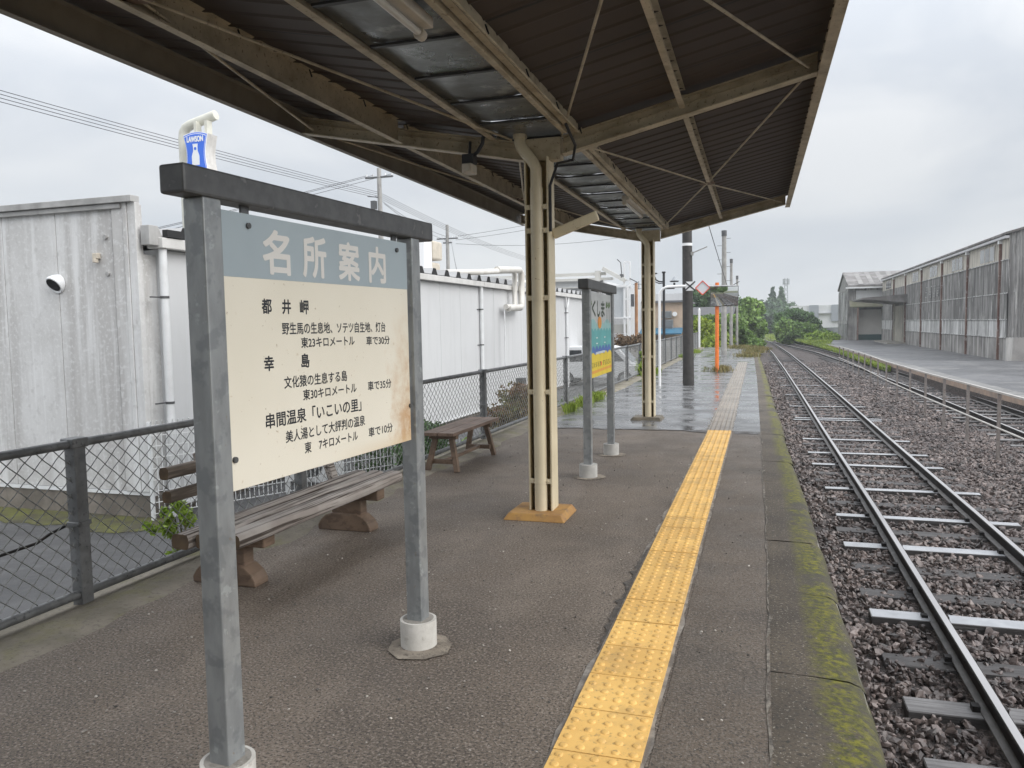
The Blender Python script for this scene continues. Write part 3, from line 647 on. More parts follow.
tr1 = track('shining wet track with mixed sleepers, some tops coloured as wet sheen, next to the mossy platform edge', RAIL1, sl)
track('second track with dull rails running between the low rail fence and the goods yard', RAIL2,
      [(12 + 0.75 * i + random.uniform(-.05, .05), random.choice([sleepdark, sleepgrey, sleepgrey]), 0.2, 2.0, -0.93) for i in range(56)])

# steel rail fence between the two tracks
t = thing('rail_fence', 'long low metal rail fence standing in the ballast between the two tracks', 'fence', (3.68, 15, -0.95))
RF = [(-4, 3.75), (13, 3.68), (28, 3.68), (36, 3.75), (47, 3.66)]
FT = [(-4, 0.30), (13, 0.205), (17, 0.158), (21.4, 0.10), (28, 0.05), (47, 0.0)]
RF_Y = [4.2, 6.35, 8.5, 10.65, 12.8, 14.92, 17.07, 19.21, 21.36, 23.56, 25.81, 28.09, 30.3, 32.5, 34.7, 36.9, 39.1, 41.3, 43.5, 45.7]
railgrey = mat('rail_fence_steel', (0.24, 0.215, 0.2), (0.19, 0.165, 0.155), scale=9, rough=0.55, spots=[((0.12, 0.06, 0.04), 20, 0.58, 0.68, 0.6)])
for y in RF_Y: MB().box((interp(RF, y) - 0.024, y - 0.024, -1.0), (interp(RF, y) + 0.024, y + 0.024, interp(FT, y) - 0.02)).build('post', railgrey, t)
paler = mat('rail_fence_rail', (0.5, 0.48, 0.45), (0.4, 0.375, 0.35), scale=7, rough=0.5)
ptop = [(interp(RF, y), y, interp(FT, y)) for y in RF_Y]; plow = [(interp(RF, y) - 0.035, y, interp(FT, y) - 0.59) for y in RF_Y]
MB().sweep([(-0.022, -0.016), (0.022, -0.016), (0.022, 0.016), (-0.022, 0.016)], ptop).build('rail', paler, t)
MB().tube(plow, 0.018, 6).build('rail', paler, t)

# ================================================================= STATION CANOPY
def zr(x): return 2.87 + (x + 1.34) * 0.218 if x > -1.64 else 2.87 + (-1.93 - x) * 0.205      # underside of the roof sheet
def zbm(x): return 2.69 + 0.225 * (x + 1.36) if x > -1.6 else 2.655 + 0.195 * (-1.74 - x)      # underside of the cross beams
CY0, CY1 = -6.8, 12.06
can = thing('station_canopy', 'butterfly roofed platform canopy of brown sheet on cream steel columns', 'canopy', (-1.6, 5.7, 0))
def sheet(xa, xb):
    prof = []; y = CY0
    i = 0
    while y < CY1 - 0.01:
        dpt = -0.008
        prof += [(y, 0), (min(y + 0.150, CY1), 0), (min(y + 0.170, CY1), dpt), (min(y + 0.180, CY1), dpt)]
        y += 0.2; i += 1
    prof.append((CY1, 0)); n = len(prof); vs = []; fs = []
    for x in (xa, xb):
        for yv, dz in prof: vs.append((x, yv, zr(x) + dz))
    for x in (xa, xb):
        for yv, dz in prof: vs.append((x, yv, zr(x) + dz + 0.012))
    for j in range(n - 1):
        fs += [(j, j + 1, n + j + 1, n + j), (2 * n + j, 3 * n + j, 3 * n + j + 1, 2 * n + j + 1)]
    mb = MB(); mb.add(vs, fs); return mb
sheet(-1.36, 0.35).build('roof_sheet', roofsheet, can)
sheet(-3.62, -1.91).build('roof_sheet', roofsheet, can)
# dark lap joints of the sheets
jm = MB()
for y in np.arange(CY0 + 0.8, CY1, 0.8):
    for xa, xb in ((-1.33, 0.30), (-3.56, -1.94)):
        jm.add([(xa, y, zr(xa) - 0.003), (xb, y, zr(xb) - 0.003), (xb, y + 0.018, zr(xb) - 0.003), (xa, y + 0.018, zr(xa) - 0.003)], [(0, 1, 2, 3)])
jm.build('sheet_laps', mat('lap_joint', (0.03, 0.026, 0.025), rough=0.7), can)
def channel(mb, x, y0, y1, zb, ht, wd, face):
    """C channel along Y: web + two flanges; face = +1 web on the +x side"""
    xw = x + face * wd / 2
    mb.box((min(xw, xw - face * 0.006), y0, zb), (max(xw, xw - face * 0.006), y1, zb + ht))
    mb.box((x - wd / 2, y0, zb - 0.006), (x + wd / 2, y1, zb)); mb.box((x - wd / 2, y0, zb + ht), (x + wd / 2, y1, zb + ht + 0.004)); return mb
COLY = [-6.3, -0.35, 5.68, 11.78]
can.rotation_euler.z = 0.0125
bays = [(COLY[i] + 0.06, COLY[i + 1] - 0.06) for i in range(3)]
for x, ht, wd, fc in ((-0.57, 0.115, 0.04, -1), (-2.70, 0.165, 0.048, -1)):
    for y0, y1 in bays: channel(MB(), x, y0, y1, zr(x) - ht - 0.006, ht, wd, fc).build('purlin', beamm, can)
for x, ht, wd, fc in ((-1.325, 0.085, 0.04, 1), (-1.94, 0.08, 0.045, -1)):
    for y0, y1 in bays: channel(MB(), x, y0, y1, zr(x) - ht - 0.006 + (0.03 if x < -1.6 else 0.03), ht, wd, fc).build('tray_purlin', beamm, can)
# eaves channels
channel(MB(), 0.335, CY0, CY1, 3.065, 0.17, 0.065, 1).build('eaves_channel', beamm, can)
channel(MB(), -3.60, CY0, CY1, 3.018, 0.172, 0.05, -1).build('eaves_channel', mat('grey_eaves_steel', (.30, .262, .20), (.23, .2, .155), scale=4, rough=.6), can)
MB().box((-3.665, CY0, 3.04), (-3.64, CY1, 3.23)).build('eaves_trim', mat('grey_eaves_trim', (0.3, 0.29, 0.27), rough=0.5), can)
# cross beams: I section, following the two slopes
def crossbeam(y):
    mb = MB(); D = 0.13
    for xa, xb in ((-1.43, 0.30), (-1.72, -3.565)):
        za, zb = zbm(xa), zbm(xb)
        def slab(y0, y1, dz0, dz1):
            vs = [(xa, y0, za + dz0), (xb, y0, zb + dz0), (xb, y1, zb + dz0), (xa, y1, za + dz0), (xa, y0, za + dz1), (xb, y0, zb + dz1), (xb, y1, zb + dz1), (xa, y1, za + dz1)]
            mb.add(vs, [(0, 3, 2, 1), (4, 5, 6, 7), (0, 1, 5, 4), (1, 2, 6, 5), (2, 3, 7, 6), (3, 0, 4, 7)])
        slab(y - 0.05, y + 0.05, 0, 0.009); slab(y - 0.004, y + 0.004, 0.009, D - 0.009); slab(y - 0.05, y + 0.05, D - 0.009, D)
        slab(y - 0.02, y + 0.008, 0.082, 0.087)
    mb.box((-1.715, y - 0.05, 2.64), (-1.44, y + 0.05, 2.80))
    return mb
for y in COLY: crossbeam(y).build('cross_beam', beamm, can)
# zinc drainage tray between the slopes, in pans
tray_y = list(np.arange(CY0 + 0.05, CY1 - 0.1, 0.535)); off = 3.60 - min(tray_y, key=lambda v: abs(v - 3.60)); tray_y = [v + off for v in tray_y]
tp = MB()
for y in tray_y:
    y1 = min(y + 0.537, CY1 - 0.02); k = 9; m = 6; vs = []
    dz = random.uniform(-.004, .004)
    for j in range(m + 1):
        for i in range(k):
            q = i / (k - 1); x = -1.905 + q * 0.535
            z = 2.835 + 0.02 * (2 * q - 1) ** 4 + dz + 0.006 * math.sin(math.pi * j / m) * math.sin(math.pi * q) + random.uniform(-.0025, .0025)
            vs.append((x, y + (y1 - y) * j / m, z))
    tp.add(vs, [(j * k + i, j * k + i + 1, (j + 1) * k + i + 1, (j + 1) * k + i) for j in range(m) for i in range(k - 1)], 0, True)
    tp.box((-1.905, y1 - 0.014, 2.822), (-1.37, y1 + 0.014, 2.834), 1)
tp.build('drainage_tray', [traym, mat('tray_seam', (0.05, 0.05, 0.05), rough=0.5, metal=0.3)], can, recalc=False)
for x0_, x1_ in ((-1.378, -1.335), (-1.945, -1.90)): MB().box((x0_, CY0, 2.858), (x1_, CY1 - .02, 2.90)).build('tray_flashing', traym, can)
# columns with downpipe, straps, painted plinth
def column(y, wet):
    X0, X1 = -1.705, -1.525
    mb = MB()
    mb.box((X0, y - 0.09, 0.03), (X0 + 0.012, y + 0.09, 2.66)); mb.box((X1 - 0.012, y - 0.09, 0.03), (X1, y + 0.09, 2.66))
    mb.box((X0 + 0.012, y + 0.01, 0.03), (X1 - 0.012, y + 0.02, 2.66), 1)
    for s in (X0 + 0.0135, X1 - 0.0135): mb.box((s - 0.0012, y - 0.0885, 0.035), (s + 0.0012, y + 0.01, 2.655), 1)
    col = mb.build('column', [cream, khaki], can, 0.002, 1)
    px = -1.617; yp = y - 0.075
    MB().tube([(-1.745, yp + 0.03, 2.84), (-1.745, yp + 0.03, 2.78), (-1.735, yp + 0.025, 2.745), (-1.635, yp, 2.62), (px, yp, 2.575), (px, yp, 2.40)], 0.043, 14).tube([(px, yp, 2.44), (px, yp, 0.052)], 0.048, 16).tube([(-1.745, yp + 0.03, 2.86), (-1.745, yp + 0.03, 2.81)], 0.052, 12).build('downpipe', cream, col)
    for z in (2.30, 2.13, 1.64, 0.945, 0.275):
        sb = MB()
        sb.box((X0 + 0.006, y - 0.094, z - 0.018), (px - 0.046, y - 0.0905, z + 0.018)); sb.box((px + 0.046, y - 0.094, z - 0.018), (X1 - 0.006, y - 0.0905, z + 0.018))
        arc = [(px + 0.051 * math.cos(a), yp + 0.051 * math.sin(a)) for a in np.linspace(math.pi * 1.02, math.pi * 1.98, 12)]
        vs = [(a, b, z + d) for a, b in arc for d in (-.018, .018)]
        sb.add(vs, [(2 * i, 2 * i + 2, 2 * i + 3, 2 * i + 1) for i in range(11)])
        for bx in (X0 + 0.03, X1 - 0.035): sb.tube([(bx, y - 0.094, z), (bx, y - 0.102, z)], 0.008, 6)
        sb.build('strap', cream, col)
    pl = MB(); a0, a1, b0, b1 = -1.87, -1.40, y - 0.24, y + 0.19
    vs = [(a0, b0, 0), (a1, b0, 0), (a1, b1, 0), (a0, b1, 0), (a0 + .035, b0 + .03, 0.052), (a1 - .035, b0 + .03, 0.05), (a1 - .035, b1 - .03, 0.052), (a0 + .035, b1 - .03, 0.05)]
    pl.add(vs, [(0, 3, 2, 1), (4, 5, 6, 7), (0, 1, 5, 4), (1, 2, 6, 5), (2, 3, 7, 6), (3, 0, 4, 7)])
    pl.build('plinth', mat('dark_plinth', (0.09, 0.08, 0.06), (0.17, 0.14, 0.1), scale=9, rough=.6) if wet else mat('ochre_plinth', (0.42, 0.235, 0.065), (0.32, 0.17, 0.06), scale=7, rough=0.7, bump=0.3, bscale=40, spots=[((0.2, 0.13, 0.07), 16, 0.52, 0.66, 0.7)]), col, 0.006)
for i, y in enumerate(COLY): column(y, i == 3)
# crossed tie rods under each bay, with plates where they meet
for y0, y1 in ((-0.35, 5.60), (5.76, 11.7)):
    for xa, za, xb, zb in ((-1.42, 2.80, 0.24, 3.09), (-1.80, 2.80, -3.45, 3.02)):
        xm = (xa + xb) / 2; zm = (za + zb) / 2 - 0.03; ym = (y0 + y1) / 2 + ((.5 if xb > 0 else .2) if y0 < 0 else 0)
        for p, q in (((xa, y0, za), (xb, y1, zb)), ((xb, y0, zb), (xa, y1, za))):
            MB().tube([p, (xm, ym, zm), q], 0.0085, 8).build('tie_rod', beamm, can)
        MB().tube([(xm, ym, zm - 0.006), (xm, ym, zm + 0.006)], 0.085, 8).build('tie_plate', mat('rust_plate', (0.17, 0.115, 0.075), rough=.7), can)
# bracket arm on the column and small bolts on the web of the purlin
for y in COLY[1:3]:
    MB().bar((-1.525, y + 0.03, 2.11), (-1.19, y + 0.06, 2.235), 0.045, 0.075).build('bracket_arm', cream, can, 0.012)
for i in range(14):
    y = 2.2 + i * 0.68
    for x in (-2.67, -1.32): MB().tube([(x + .03, y, zr(x) - 0.03), (x + .045, y, zr(x) - 0.075)], 0.005, 5).build('hook_bolt', blackm, can)
# conduit and cable on the right tray purlin
MB().box((-1.395, -0.3, 2.785), (-1.358, 5.5, 2.822)).box((-1.395, 5.9, 2.785), (-1.358, 11.6, 2.822)).tube([(-1.285, -0.3, 2.80), (-1.285, 5.55, 2.80)], 0.009, 6).build('cable_duct', beamm, can, 0.004, 1)
MB().tube([(-1.32, 5.3, 2.80), (-1.30, 5.5, 2.70), (-1.34, 5.6, 2.62), (-1.45, 5.58, 2.60), (-1.512, 5.60, 2.45), (-1.512, 5.60, 2.12)], 0.011, 7).build('cable', blackm, can)

# fluorescent lamps hung beside the tray
def lamp(y0, label):
    t = thing('fluorescent_lamp', label, 'lamp', (-1.46, y0 + 0.6, 2.80), 'batten lamps under the canopy')
    MB().box((-1.50, y0, 2.762), (-1.42, y0 + 1.2, 2.81)).build('housing', beigeplastic, t, 0.006)
    MB().tube([(-1.475, y0 + 0.05, 2.738), (-1.475, y0 + 1.15, 2.738)], 0.0155, 10).build('tube', mat('unlit_tube', (0.62, 0.6, 0.55), rough=.3), t)
    for yy_ in (y0 + 0.025, y0 + 1.175): MB().tube([(-1.475, yy_ - 0.02, 2.736), (-1.475, yy_ + 0.02, 2.736)], 0.026, 10).build('lamp_holder', beigeplastic, t)
    return t
lamp(2.12, 'unlit batten lamp under the zinc tray nearest the top edge of the photo')
lamp(8.5, 'unlit batten lamp under the tray between the near and far columns')
# horn speaker under the left beam
t = thing('speaker', 'small beige box speaker with black cap hanging under the left cross beam', 'speaker', (-2.1, 5.5, 2.65))
MB().box((-2.14, 5.45, 2.56), (-2.06, 5.57, 2.63)).tube([(-2.1, 5.45, 2.595), (-2.1, 5.435, 2.595)], 0.028, 14).build('body', beigeplastic, t, 0.01)
MB().box((-2.145, 5.47, 2.632), (-2.055, 5.56, 2.70)).tube([(-2.1, 5.52, 2.69), (-2.1, 5.54, 2.80)], 0.012, 8).build('bracket', blackm, t, 0.006)
MB().tube([(-2.09, 5.52, 2.68), (-2.03, 5.5, 2.71), (-1.99, 5.5, 2.77), (-1.98, 5.5, 2.83)], 0.014, 8).build('cable', blackm, t)

# ================================================================= SIGHTSEEING SIGN
A = np.array([-1.575, 1.935]); dv = np.array([0.06096, 0.99814]); nv = np.array([0.99814, -0.06096])
def sp(u, n, z): p = A + dv * u + nv * n; return (float(p[0]), float(p[1]), z)
def obox(mb, u0, u1, n0, n1, z0, z1, f=sp, mi=0):
    vs = [f(u0, n0, z0), f(u1, n0, z0), f(u1, n1, z0), f(u0, n1, z0), f(u0, n0, z1), f(u1, n0, z1), f(u1, n1, z1), f(u0, n1, z1)]
    mb.add(vs, [(0, 3, 2, 1), (4, 5, 6, 7), (0, 1, 5, 4), (1, 2, 6, 5), (2, 3, 7, 6), (3, 0, 4, 7)], mi); return mb
def patch(mb, cx, cy, rx, ry, z, ang=0.0, n=22, seed=1, square=0.5):
    rr = random.Random(seed); vs = [(cx, cy, z)]
    for i in range(n):
        a = 2 * math.pi * i / n; k = (1 + square * (abs(math.cos(2 * a)) * -0.25 + 0.12)) * rr.uniform(.9, 1.1)
        x, y = rx * math.cos(a) * k, ry * math.sin(a) * k
        vs.append((cx + x * math.cos(ang) - y * math.sin(ang), cy + x * math.sin(ang) + y * math.cos(ang), z))
    mb.add(vs, [(0, i + 1, (i + 1) % n + 1) for i in range(n)]); return mb
sg = thing('sightseeing_sign', 'large cream notice board with pale blue header and black Japanese lettering on galvanised posts', 'sign board', sp(0.6, 0, 0))
hw = 0.0375
for u in (0.0, 1.23):
    p = obox(MB(), u - hw, u + hw, -hw, hw, 0.03, 1.826).build('post', [galv], sg, 0.005)
    c = sp(u, 0, 0)
    MB().tube([(c[0], c[1], 0.0), (c[0], c[1], 0.125)], 0.082, 28).build('footing', mat('white_footing', (0.66, 0.64, 0.6), (0.52, 0.5, 0.46), scale=9, rough=.7, bump=.2, bscale=60, spots=[((0.3, 0.27, 0.23), 24, .6, .7, .5)]), p, 0.006)
    MB().tube([(c[0], c[1], 0.1251), (c[0], c[1], 0.127)], 0.07, 24).build('footing_fill', concrete, p)
obox(MB(), -0.115, 1.385, -0.045, 0.045, 1.826, 1.908).build('top_beam', galvdark, sg, 0.008)
pan = obox(MB(), 0.052, 1.178, 0.012, 0.0185, 0.948, 1.802).build('panel', panelm, sg, 0.001, 1)
obox(MB(), 0.0525, 1.1775, 0.0185, 0.0196, 1.604, 1.8015).build('header', headm, pan)
for u in (0.17, 1.09): obox(MB(), u - 0.018, u + 0.018, 0.004, 0.0115, 1.76, 1.828).build('hanger', galvdark, sg)
bo = MB()
for u, z in ((0.17, 1.765), (1.09, 1.765), (0.066, 1.045), (1.172, 1.10)):
    bo.tube([sp(u, 0.018, z), sp(u, 0.027, z)], 0.0095, 10)
bo.build('bolt', galvdark, pan)
Aw = sp(0, 0, 0); AX = (float(dv[0]), float(dv[1]), 0); UP = (0, 0, 1); NO = (float(nv[0]), float(nv[1]), 0)
def wr(body, u0, u1, v0, v1, fat=0.0007, m=None, nm='lettering', n=0.0188, par=None, org=None, ax=None, no=None):
    return text_mesh(body, nm, m or inkm, par or pan, org or Aw, ax or AX, UP, u0, u1, v0, v1, n, fat, no or NO)
for ch, a, b in (('名', .238, .372), ('所', .447, .581), ('案', .664, .800), ('内', .874, .996)): wr(ch, a, b, 1.624, 1.762, 0.0042, titlem, 'title_character', 0.0202)
for ch, a, b in (('都', .223, .270), ('井', .325, .370), ('岬', .421, .468)): wr(ch, a, b, 1.493, 1.540, 0.0013)
wr('野生馬の生息地、ソテツ自生地、灯台', .320, .984, 1.424, 1.464); wr('東23キロメートル', .420, .752, 1.376, 1.412); wr('車で30分', .837, 1.016, 1.373, 1.408)
for ch, a, b in (('幸', .223, .270), ('島', .417, .462)): wr(ch, a, b, 1.308, 1.355, 0.0013)
wr('文化猿の生息する島', .320, .693, 1.243, 1.283); wr('東30キロメートル', .420, .755, 1.194, 1.231); wr('車で35分', .838, 1.018, 1.192, 1.229)
wr('串間温泉「いこいの里」', .219, .785, 1.120, 1.169, 0.001)
wr('美人湯として大評判の温泉', .317, .808, 1.060, 1.100); wr('東', .418, .455, 1.008, 1.047); wr('7キロメートル', .502, .753, 1.010, 1.044); wr('車で10分', .833, 1.019, 1.007, 1.045)

# ================================================================= STATION NAME MURAL SIGN
A2 = np.array([-1.605, 7.19]); d2 = np.array([-0.02307, 0.99973]); n2 = np.array([0.99973, 0.02307])
def sp2(u, n, z): p = A2 + d2 * u + n2 * n; return (float(p[0]), float(p[1]), z)
ms = thing('station_name_sign', 'painted sea and sun sign in grey frame between the two canopy columns', 'sign board', sp2(0.65, 0, 0))
for u in (0.0, 1.30):
    p = obox(MB(), u - hw, u + hw, -hw, hw, 0.03, 1.765, sp2).build('post', galv, ms, 0.005)
    c = sp2(u, 0, 0)
    MB().tube([(c[0], c[1], 0.0), (c[0], c[1], 0.125)], 0.085, 24).build('footing', mat('pale_footing', (0.5, 0.49, 0.46), (0.4, 0.39, 0.37), scale=9, rough=.7), p, 0.006)
obox(MB(), -0.15, 1.45, -0.05, 0.05, 1.765, 1.855, sp2).build('top_beam', galvdark, ms, 0.008)
pm = obox(MB(), 0.065, 1.235, 0.012, 0.018, 0.925, 1.745, sp2).build('panel', mat('mural_grey', (0.50, 0.52, 0.52), (0.45, 0.47, 0.475), scale=3, rough=.4), ms)
obox(MB(), 0.55, 0.75, 0.004, 0.012, 1.72, 1.765, sp2).build('hanger', whitem, ms)
def poly_on(pts, n, name, m, f=sp2, par=None):
    mb = MB(); mb.add([f(u, n, z) for u, z in pts], [tuple(range(len(pts)))]); return mb.build(name, m, par or pm)
def wave(u0, u1, zt, zb, amp, k, ph=0.0):
    top = [(u0 + (u1 - u0) * i / 48, zt + amp * abs(math.sin(math.pi * k * i / 48 + ph))) for i in range(49)]
    return [(u0, zb), (u1, zb)] + top[::-1]
M_ = lambda n, c: mat(n, c, tuple(v * .88 for v in c), scale=5, rough=.45)
poly_on(wave(.067, 1.233, 1.44, 0.927, .05, 3, .4), .0187, 'sea_band', M_('mural_pale_teal', (0.30, 0.52, 0.52)))
poly_on(wave(.067, 1.233, 1.365, 0.927, .035, 7), .0194, 'sea_band', M_('mural_teal', (0.13, 0.42, 0.43)))
poly_on([(.56 + .11 * math.cos(a), 1.455 + .06 * math.sin(a)) for a in np.linspace(0, 2 * math.pi, 24)[:-1]], .0201, 'sun', M_('mural_orange', (0.72, 0.30, 0.05)))
poly_on(wave(.15, 1.2, 1.185, 0.927, .045, 6, .5), .0208, 'deep_sea_band', M_('mural_blue', (0.09, 0.17, 0.45)))
poly_on(wave(.067, 1.233, 1.135, 0.927, .03, 5), .0215, 'sand_band', M_('mural_yellow', (0.76, 0.58, 0.05)))
poly_on([(.067, .962), (1.233, .974), (1.233, 1.0), (.067, .99)], .0222, 'orange_band', M_('mural_orange_band', (0.75, 0.36, 0.06)))
dk = M_('mural_dark_green', (0.035, 0.055, 0.03))
O2 = sp2(0, 0, 0); AX2 = (float(d2[0]), float(d2[1]), 0); NO2 = (float(n2[0]), float(n2[1]), 0)
for ch, a, b in (('く', .17, .35), ('し', .44, .58), ('ま', .66, .85)): wr(ch, a, b, 1.515, 1.665, .006, dk, 'station_name_character', .0187, pm, O2, AX2, NO2)
pg = M_('mural_leaf', (0.09, 0.16, 0.05))
for u0 in (.105, .985, 1.125):                                      # painted palms either side of the name
    for k in range(7):
        a = R(25 + 22 * k); poly_on([(u0, 1.60), (u0 + .075 * math.cos(a) + .005, 1.60 + .08 * math.sin(a)), (u0 + .06 * math.cos(a + .3), 1.60 + .065 * math.sin(a + .3))], .0187 + k * .0003, 'palm_leaf', pg)
    poly_on([(u0 - .008, 1.45), (u0 + .01, 1.45), (u0 + .005, 1.60), (u0 - .005, 1.60)], .0198, 'palm_trunk', dk)
for u in (.36, .80):
    for q in range(2): poly_on([(u, 1.245 + q * .055), (u + .07, 1.245 + q * .055), (u + .07, 1.256 + q * .055), (u, 1.256 + q * .055)], .0215, 'white_mark', whitem)
poly_on([(.30, 1.145), (.85, 1.150), (.82, 1.172), (.33, 1.167)], .0218, 'white_mark', M_('mural_white', (.55, .62, .7)))
r3 = random.Random(9)
for k in range(11):                                          # row of small dark lettering too small to read
    u = .13 + k * .097
    if k == 5: poly_on([(u + .03 * math.cos(a), 1.045 + .024 * math.sin(a)) for a in np.linspace(0, 6.28, 12)[:-1]], .0222, 'red_dot', redm); continue
    for q in range(4):
        z = 1.022 + q * .013; a_ = u + r3.uniform(0, .02); poly_on([(a_, z), (a_ + r3.uniform(.03, .06), z + r3.uniform(-.004, .006)), (a_ + .05, z + .008), (a_, z + .007)], .0222 + q * .0002, 'small_lettering', dk)

patchm = mat('patch_mortar', (.33, .285, .23), (.2, .172, .14), scale=9, rough=.9, bump=.8, bscale=80, bdist=.01, spots=[((.08, .068, .055), 35, .55, .66, .7)])
# cracked mortar where the posts were set in
for i, (cx, cy, rx, ry) in enumerate(((A[0], A[1], .19, .16), (sp(1.23, 0, 0)[0], sp(1.23, 0, 0)[1], .155, .155), (*sp2(0, 0, 0)[:2], .15, .14), (*sp2(1.3, 0, 0)[:2], .15, .13))):
    patch(MB(), cx + .01, cy - .01, rx, ry, 0.0055, 0.35, 9 if i < 2 else 20, i + 3, 0.2 if i < 2 else 0).build('mortar_patch', patchm, kind='structure')

# ================================================================= BENCHES
railwood = mat('brown_grey_wood', (0.24, 0.2, 0.16), (0.16, 0.13, 0.105), scale=4, rough=0.75, bump=0.9, bdist=0.012, grain=((0.06, 0.045, 0.033), (34, 1.6, 34), 0.85))
b = thing('log_bench', 'long grey weathered log bench with backrest partly behind the sightseeing sign', 'bench', (-2.8, 4.2, 0))
def log(mb, p, q, wd, ht, seed, n=14, k=10):
    """half-round weathered plank with an uneven outline"""
    rr = random.Random(seed); P = Vector(p); Q = Vector(q); vs = []
    ring = []
    for i in range(n):
        a = 2 * math.pi * i / n; c, s = math.cos(a), math.sin(a)
        e = 0.55; ring.append((math.copysign(abs(c) ** e, c) * wd / 2, math.copysign(abs(s) ** e, s) * ht / 2))
    for j in range(k + 1):
        o = P.lerp(Q, j / k)
        for x, z in ring: vs.append((o.x + x * rr.uniform(.95, 1.03), o.y, o.z + z * rr.uniform(.93, 1.05)))
    mb.add(vs, [(j * n + i, j * n + (i + 1) % n, (j + 1) * n + (i + 1) % n, (j + 1) * n + i) for j in range(k) for i in range(n)], 0, True)
    mb.add(vs, [tuple(range(n)), tuple(k * n + i for i in range(n))[::-1]], 1); return mb
for i, (x, y0, wd) in enumerate(((-2.645, 3.34, .125), (-2.785, 3.32, .115), (-2.915, 3.29, .11))):
    log(MB(), (x, y0, .343 + (.004 if i == 0 else 0)), (x + .02, 5.2 - .02 * i, .343), wd, .085, i).build('seat_log', [greywood, endwood], b)
for i, (x, z, y0, h) in enumerate(((-3.035, .690, 3.33, .066), (-2.985, .575, 3.29, .064))):
    log(MB(), (x, y0, z), (x + .03, 5.22, z), .06, h, 20 + i).build('back_rail', [railwood, endwood], b)
for y in (3.70, 4.93):
    fo = -.06 if y < 4 else 0
    MB().bar((-2.95, y, .26), (-3.11, y, .75), .05, .075, up=(0, 1, 0)).build('back_support', greywood, b, .008)
    MB().box((-3.03, y - .055, .225), (-2.60 + fo, y + .055, .30)).build('seat_bearer', brownwood, b, .01)
    MB().box((-2.98 + fo, y - .045, .10), (-2.74 + fo, y + .045, .225)).build('pedestal', brownwood, b, .01)
    prof = [(-3.10 + .02, 0.0), (-2.66, 0.0), (-2.665, .035), (-2.69, .075), (-2.735, .11), (-2.78, .125), (-2.97, .125), (-3.02, .11), (-3.06, .075), (-3.085, .035)]
    MB().prism([(a_ + fo, b_) for a_, b_ in prof], 'y', y - .065, y + .065).build('foot', brownwood, b, .008)
b2 = thing('plank_bench', 'small brown backless plank bench beside the fence beyond the log bench', 'bench', (-3.07, 7.7, 0))
for x in (-2.985, -3.165): MB().box((x - .086, 7.02, .372), (x + .086, 8.38, .405)).build('seat_plank', benchtop, b2, .004)
for y in (7.18, 8.18):
    MB().box((-3.22, y - .03, .325), (-2.925, y + .03, .371)).build('seat_bearer', brownwood, b2, .004)
    MB().box((-3.20, y - .02, .075), (-2.94, y + .02, .12)).build('stretcher', brownwood, b2, .004)
    for x0, x1 in ((-2.985, -2.915), (-3.16, -3.235)):
        MB().bar((x0, y, .33), (x1, y + (.05 if y > 8 else -.05), 0), .05, .05, up=(0, 1, 0)).build('leg', brownwood, b2, .004)
MB().box((-3.09, 7.2, .085), (-3.05, 8.16, .118)).build('stretcher', brownwood, b2, .004)

# ================================================================= CHAIN LINK FENCE
fe = thing('chain_link_fence', 'long grey chain link fence along the back of the platform', 'fence', (-3.45, 10, 0))
FP = [-.93, 1.12, 3.17] + [3.17 + 2.05 * i for i in range(1, 21)]
def fx(y): return interp(FENCE, y)
ZT = 0.865
for y in FP:
    pb = MB(); x = fx(y)
    pb.box((x - .036, y - .036, -.05), (x + .036, y + .036, ZT + .005)); pb.box((x - .045, y - .05, ZT - .02), (x + .045, y + .05, ZT + .03))
    pb.box((x - .043, y - .043, .43), (x + .043, y + .043, .455)); pb.build('post', fencem, fe, .004, 1)
MB().tube([(fx(y), y, ZT) for y in np.arange(-1, 44.2, 0.5)], .024, 10).build('top_rail', fencem, fe)
MB().tube([(fx(y), y, .065) for y in np.arange(-1, 44.2, 0.5)], .024, 10).build('bottom_rail', fencem, fe)
def mesh_bay(y0, y1):
    z0, z1 = .075, ZT - .02; pw, ph = .098, .088; r = .0030
    P = []
    H = z1 - z0; sl_ = ph / pw; mb = []
    for sgn in (1, -1):
        k = -H / sl_
        s = y0 + k - (k % pw)
        s = y0 - H / sl_
        while s < y1:
            ya, yb = s, s + H / sl_; za, zb = (z0, z1) if sgn > 0 else (z1, z0)
            def at(yv): return za + (zb - za) * (yv - ya) / (yb - ya)
            a, c = max(ya, y0), min(yb, y1)
            if c - a > .01: mb.append(((a, at(a)), (c, at(c)), sgn))
            s += pw
    vs = []; fs = []
    for (ya, za), (yb, zb), sg_ in mb:
        n = max(int((yb - ya) / (pw / 2)), 1)
        d = np.array([yb - ya, zb - za]); d /= np.linalg.norm(d); px, pz = -d[1] * r, d[0] * r
        o = len(vs)
        for j in range(n + 1):
            yv = ya + (yb - ya) * j / n; zv = za + (zb - za) * j / n
            ox = .0032 * sg_ * (1 if j % 2 else -1); x = fx(yv) + ox
            vs += [(x - r, yv, zv), (x + r, yv + px * .0, zv), (x, yv + px, zv + pz), (x, yv - px, zv - pz)]
        for j in range(n):
            a = o + 4 * j; e = a + 4
            for p, q in ((0, 2), (2, 1), (1, 3), (3, 0)): fs.append((a + p, a + q, e + q, e + p))
    return np.array(vs), np.array(fs)
for i in range(len(FP) - 1):
    v, f = mesh_bay(FP[i] + .03, FP[i + 1] - .03); np_mesh('wire_mesh', v, f, wirem, fe)
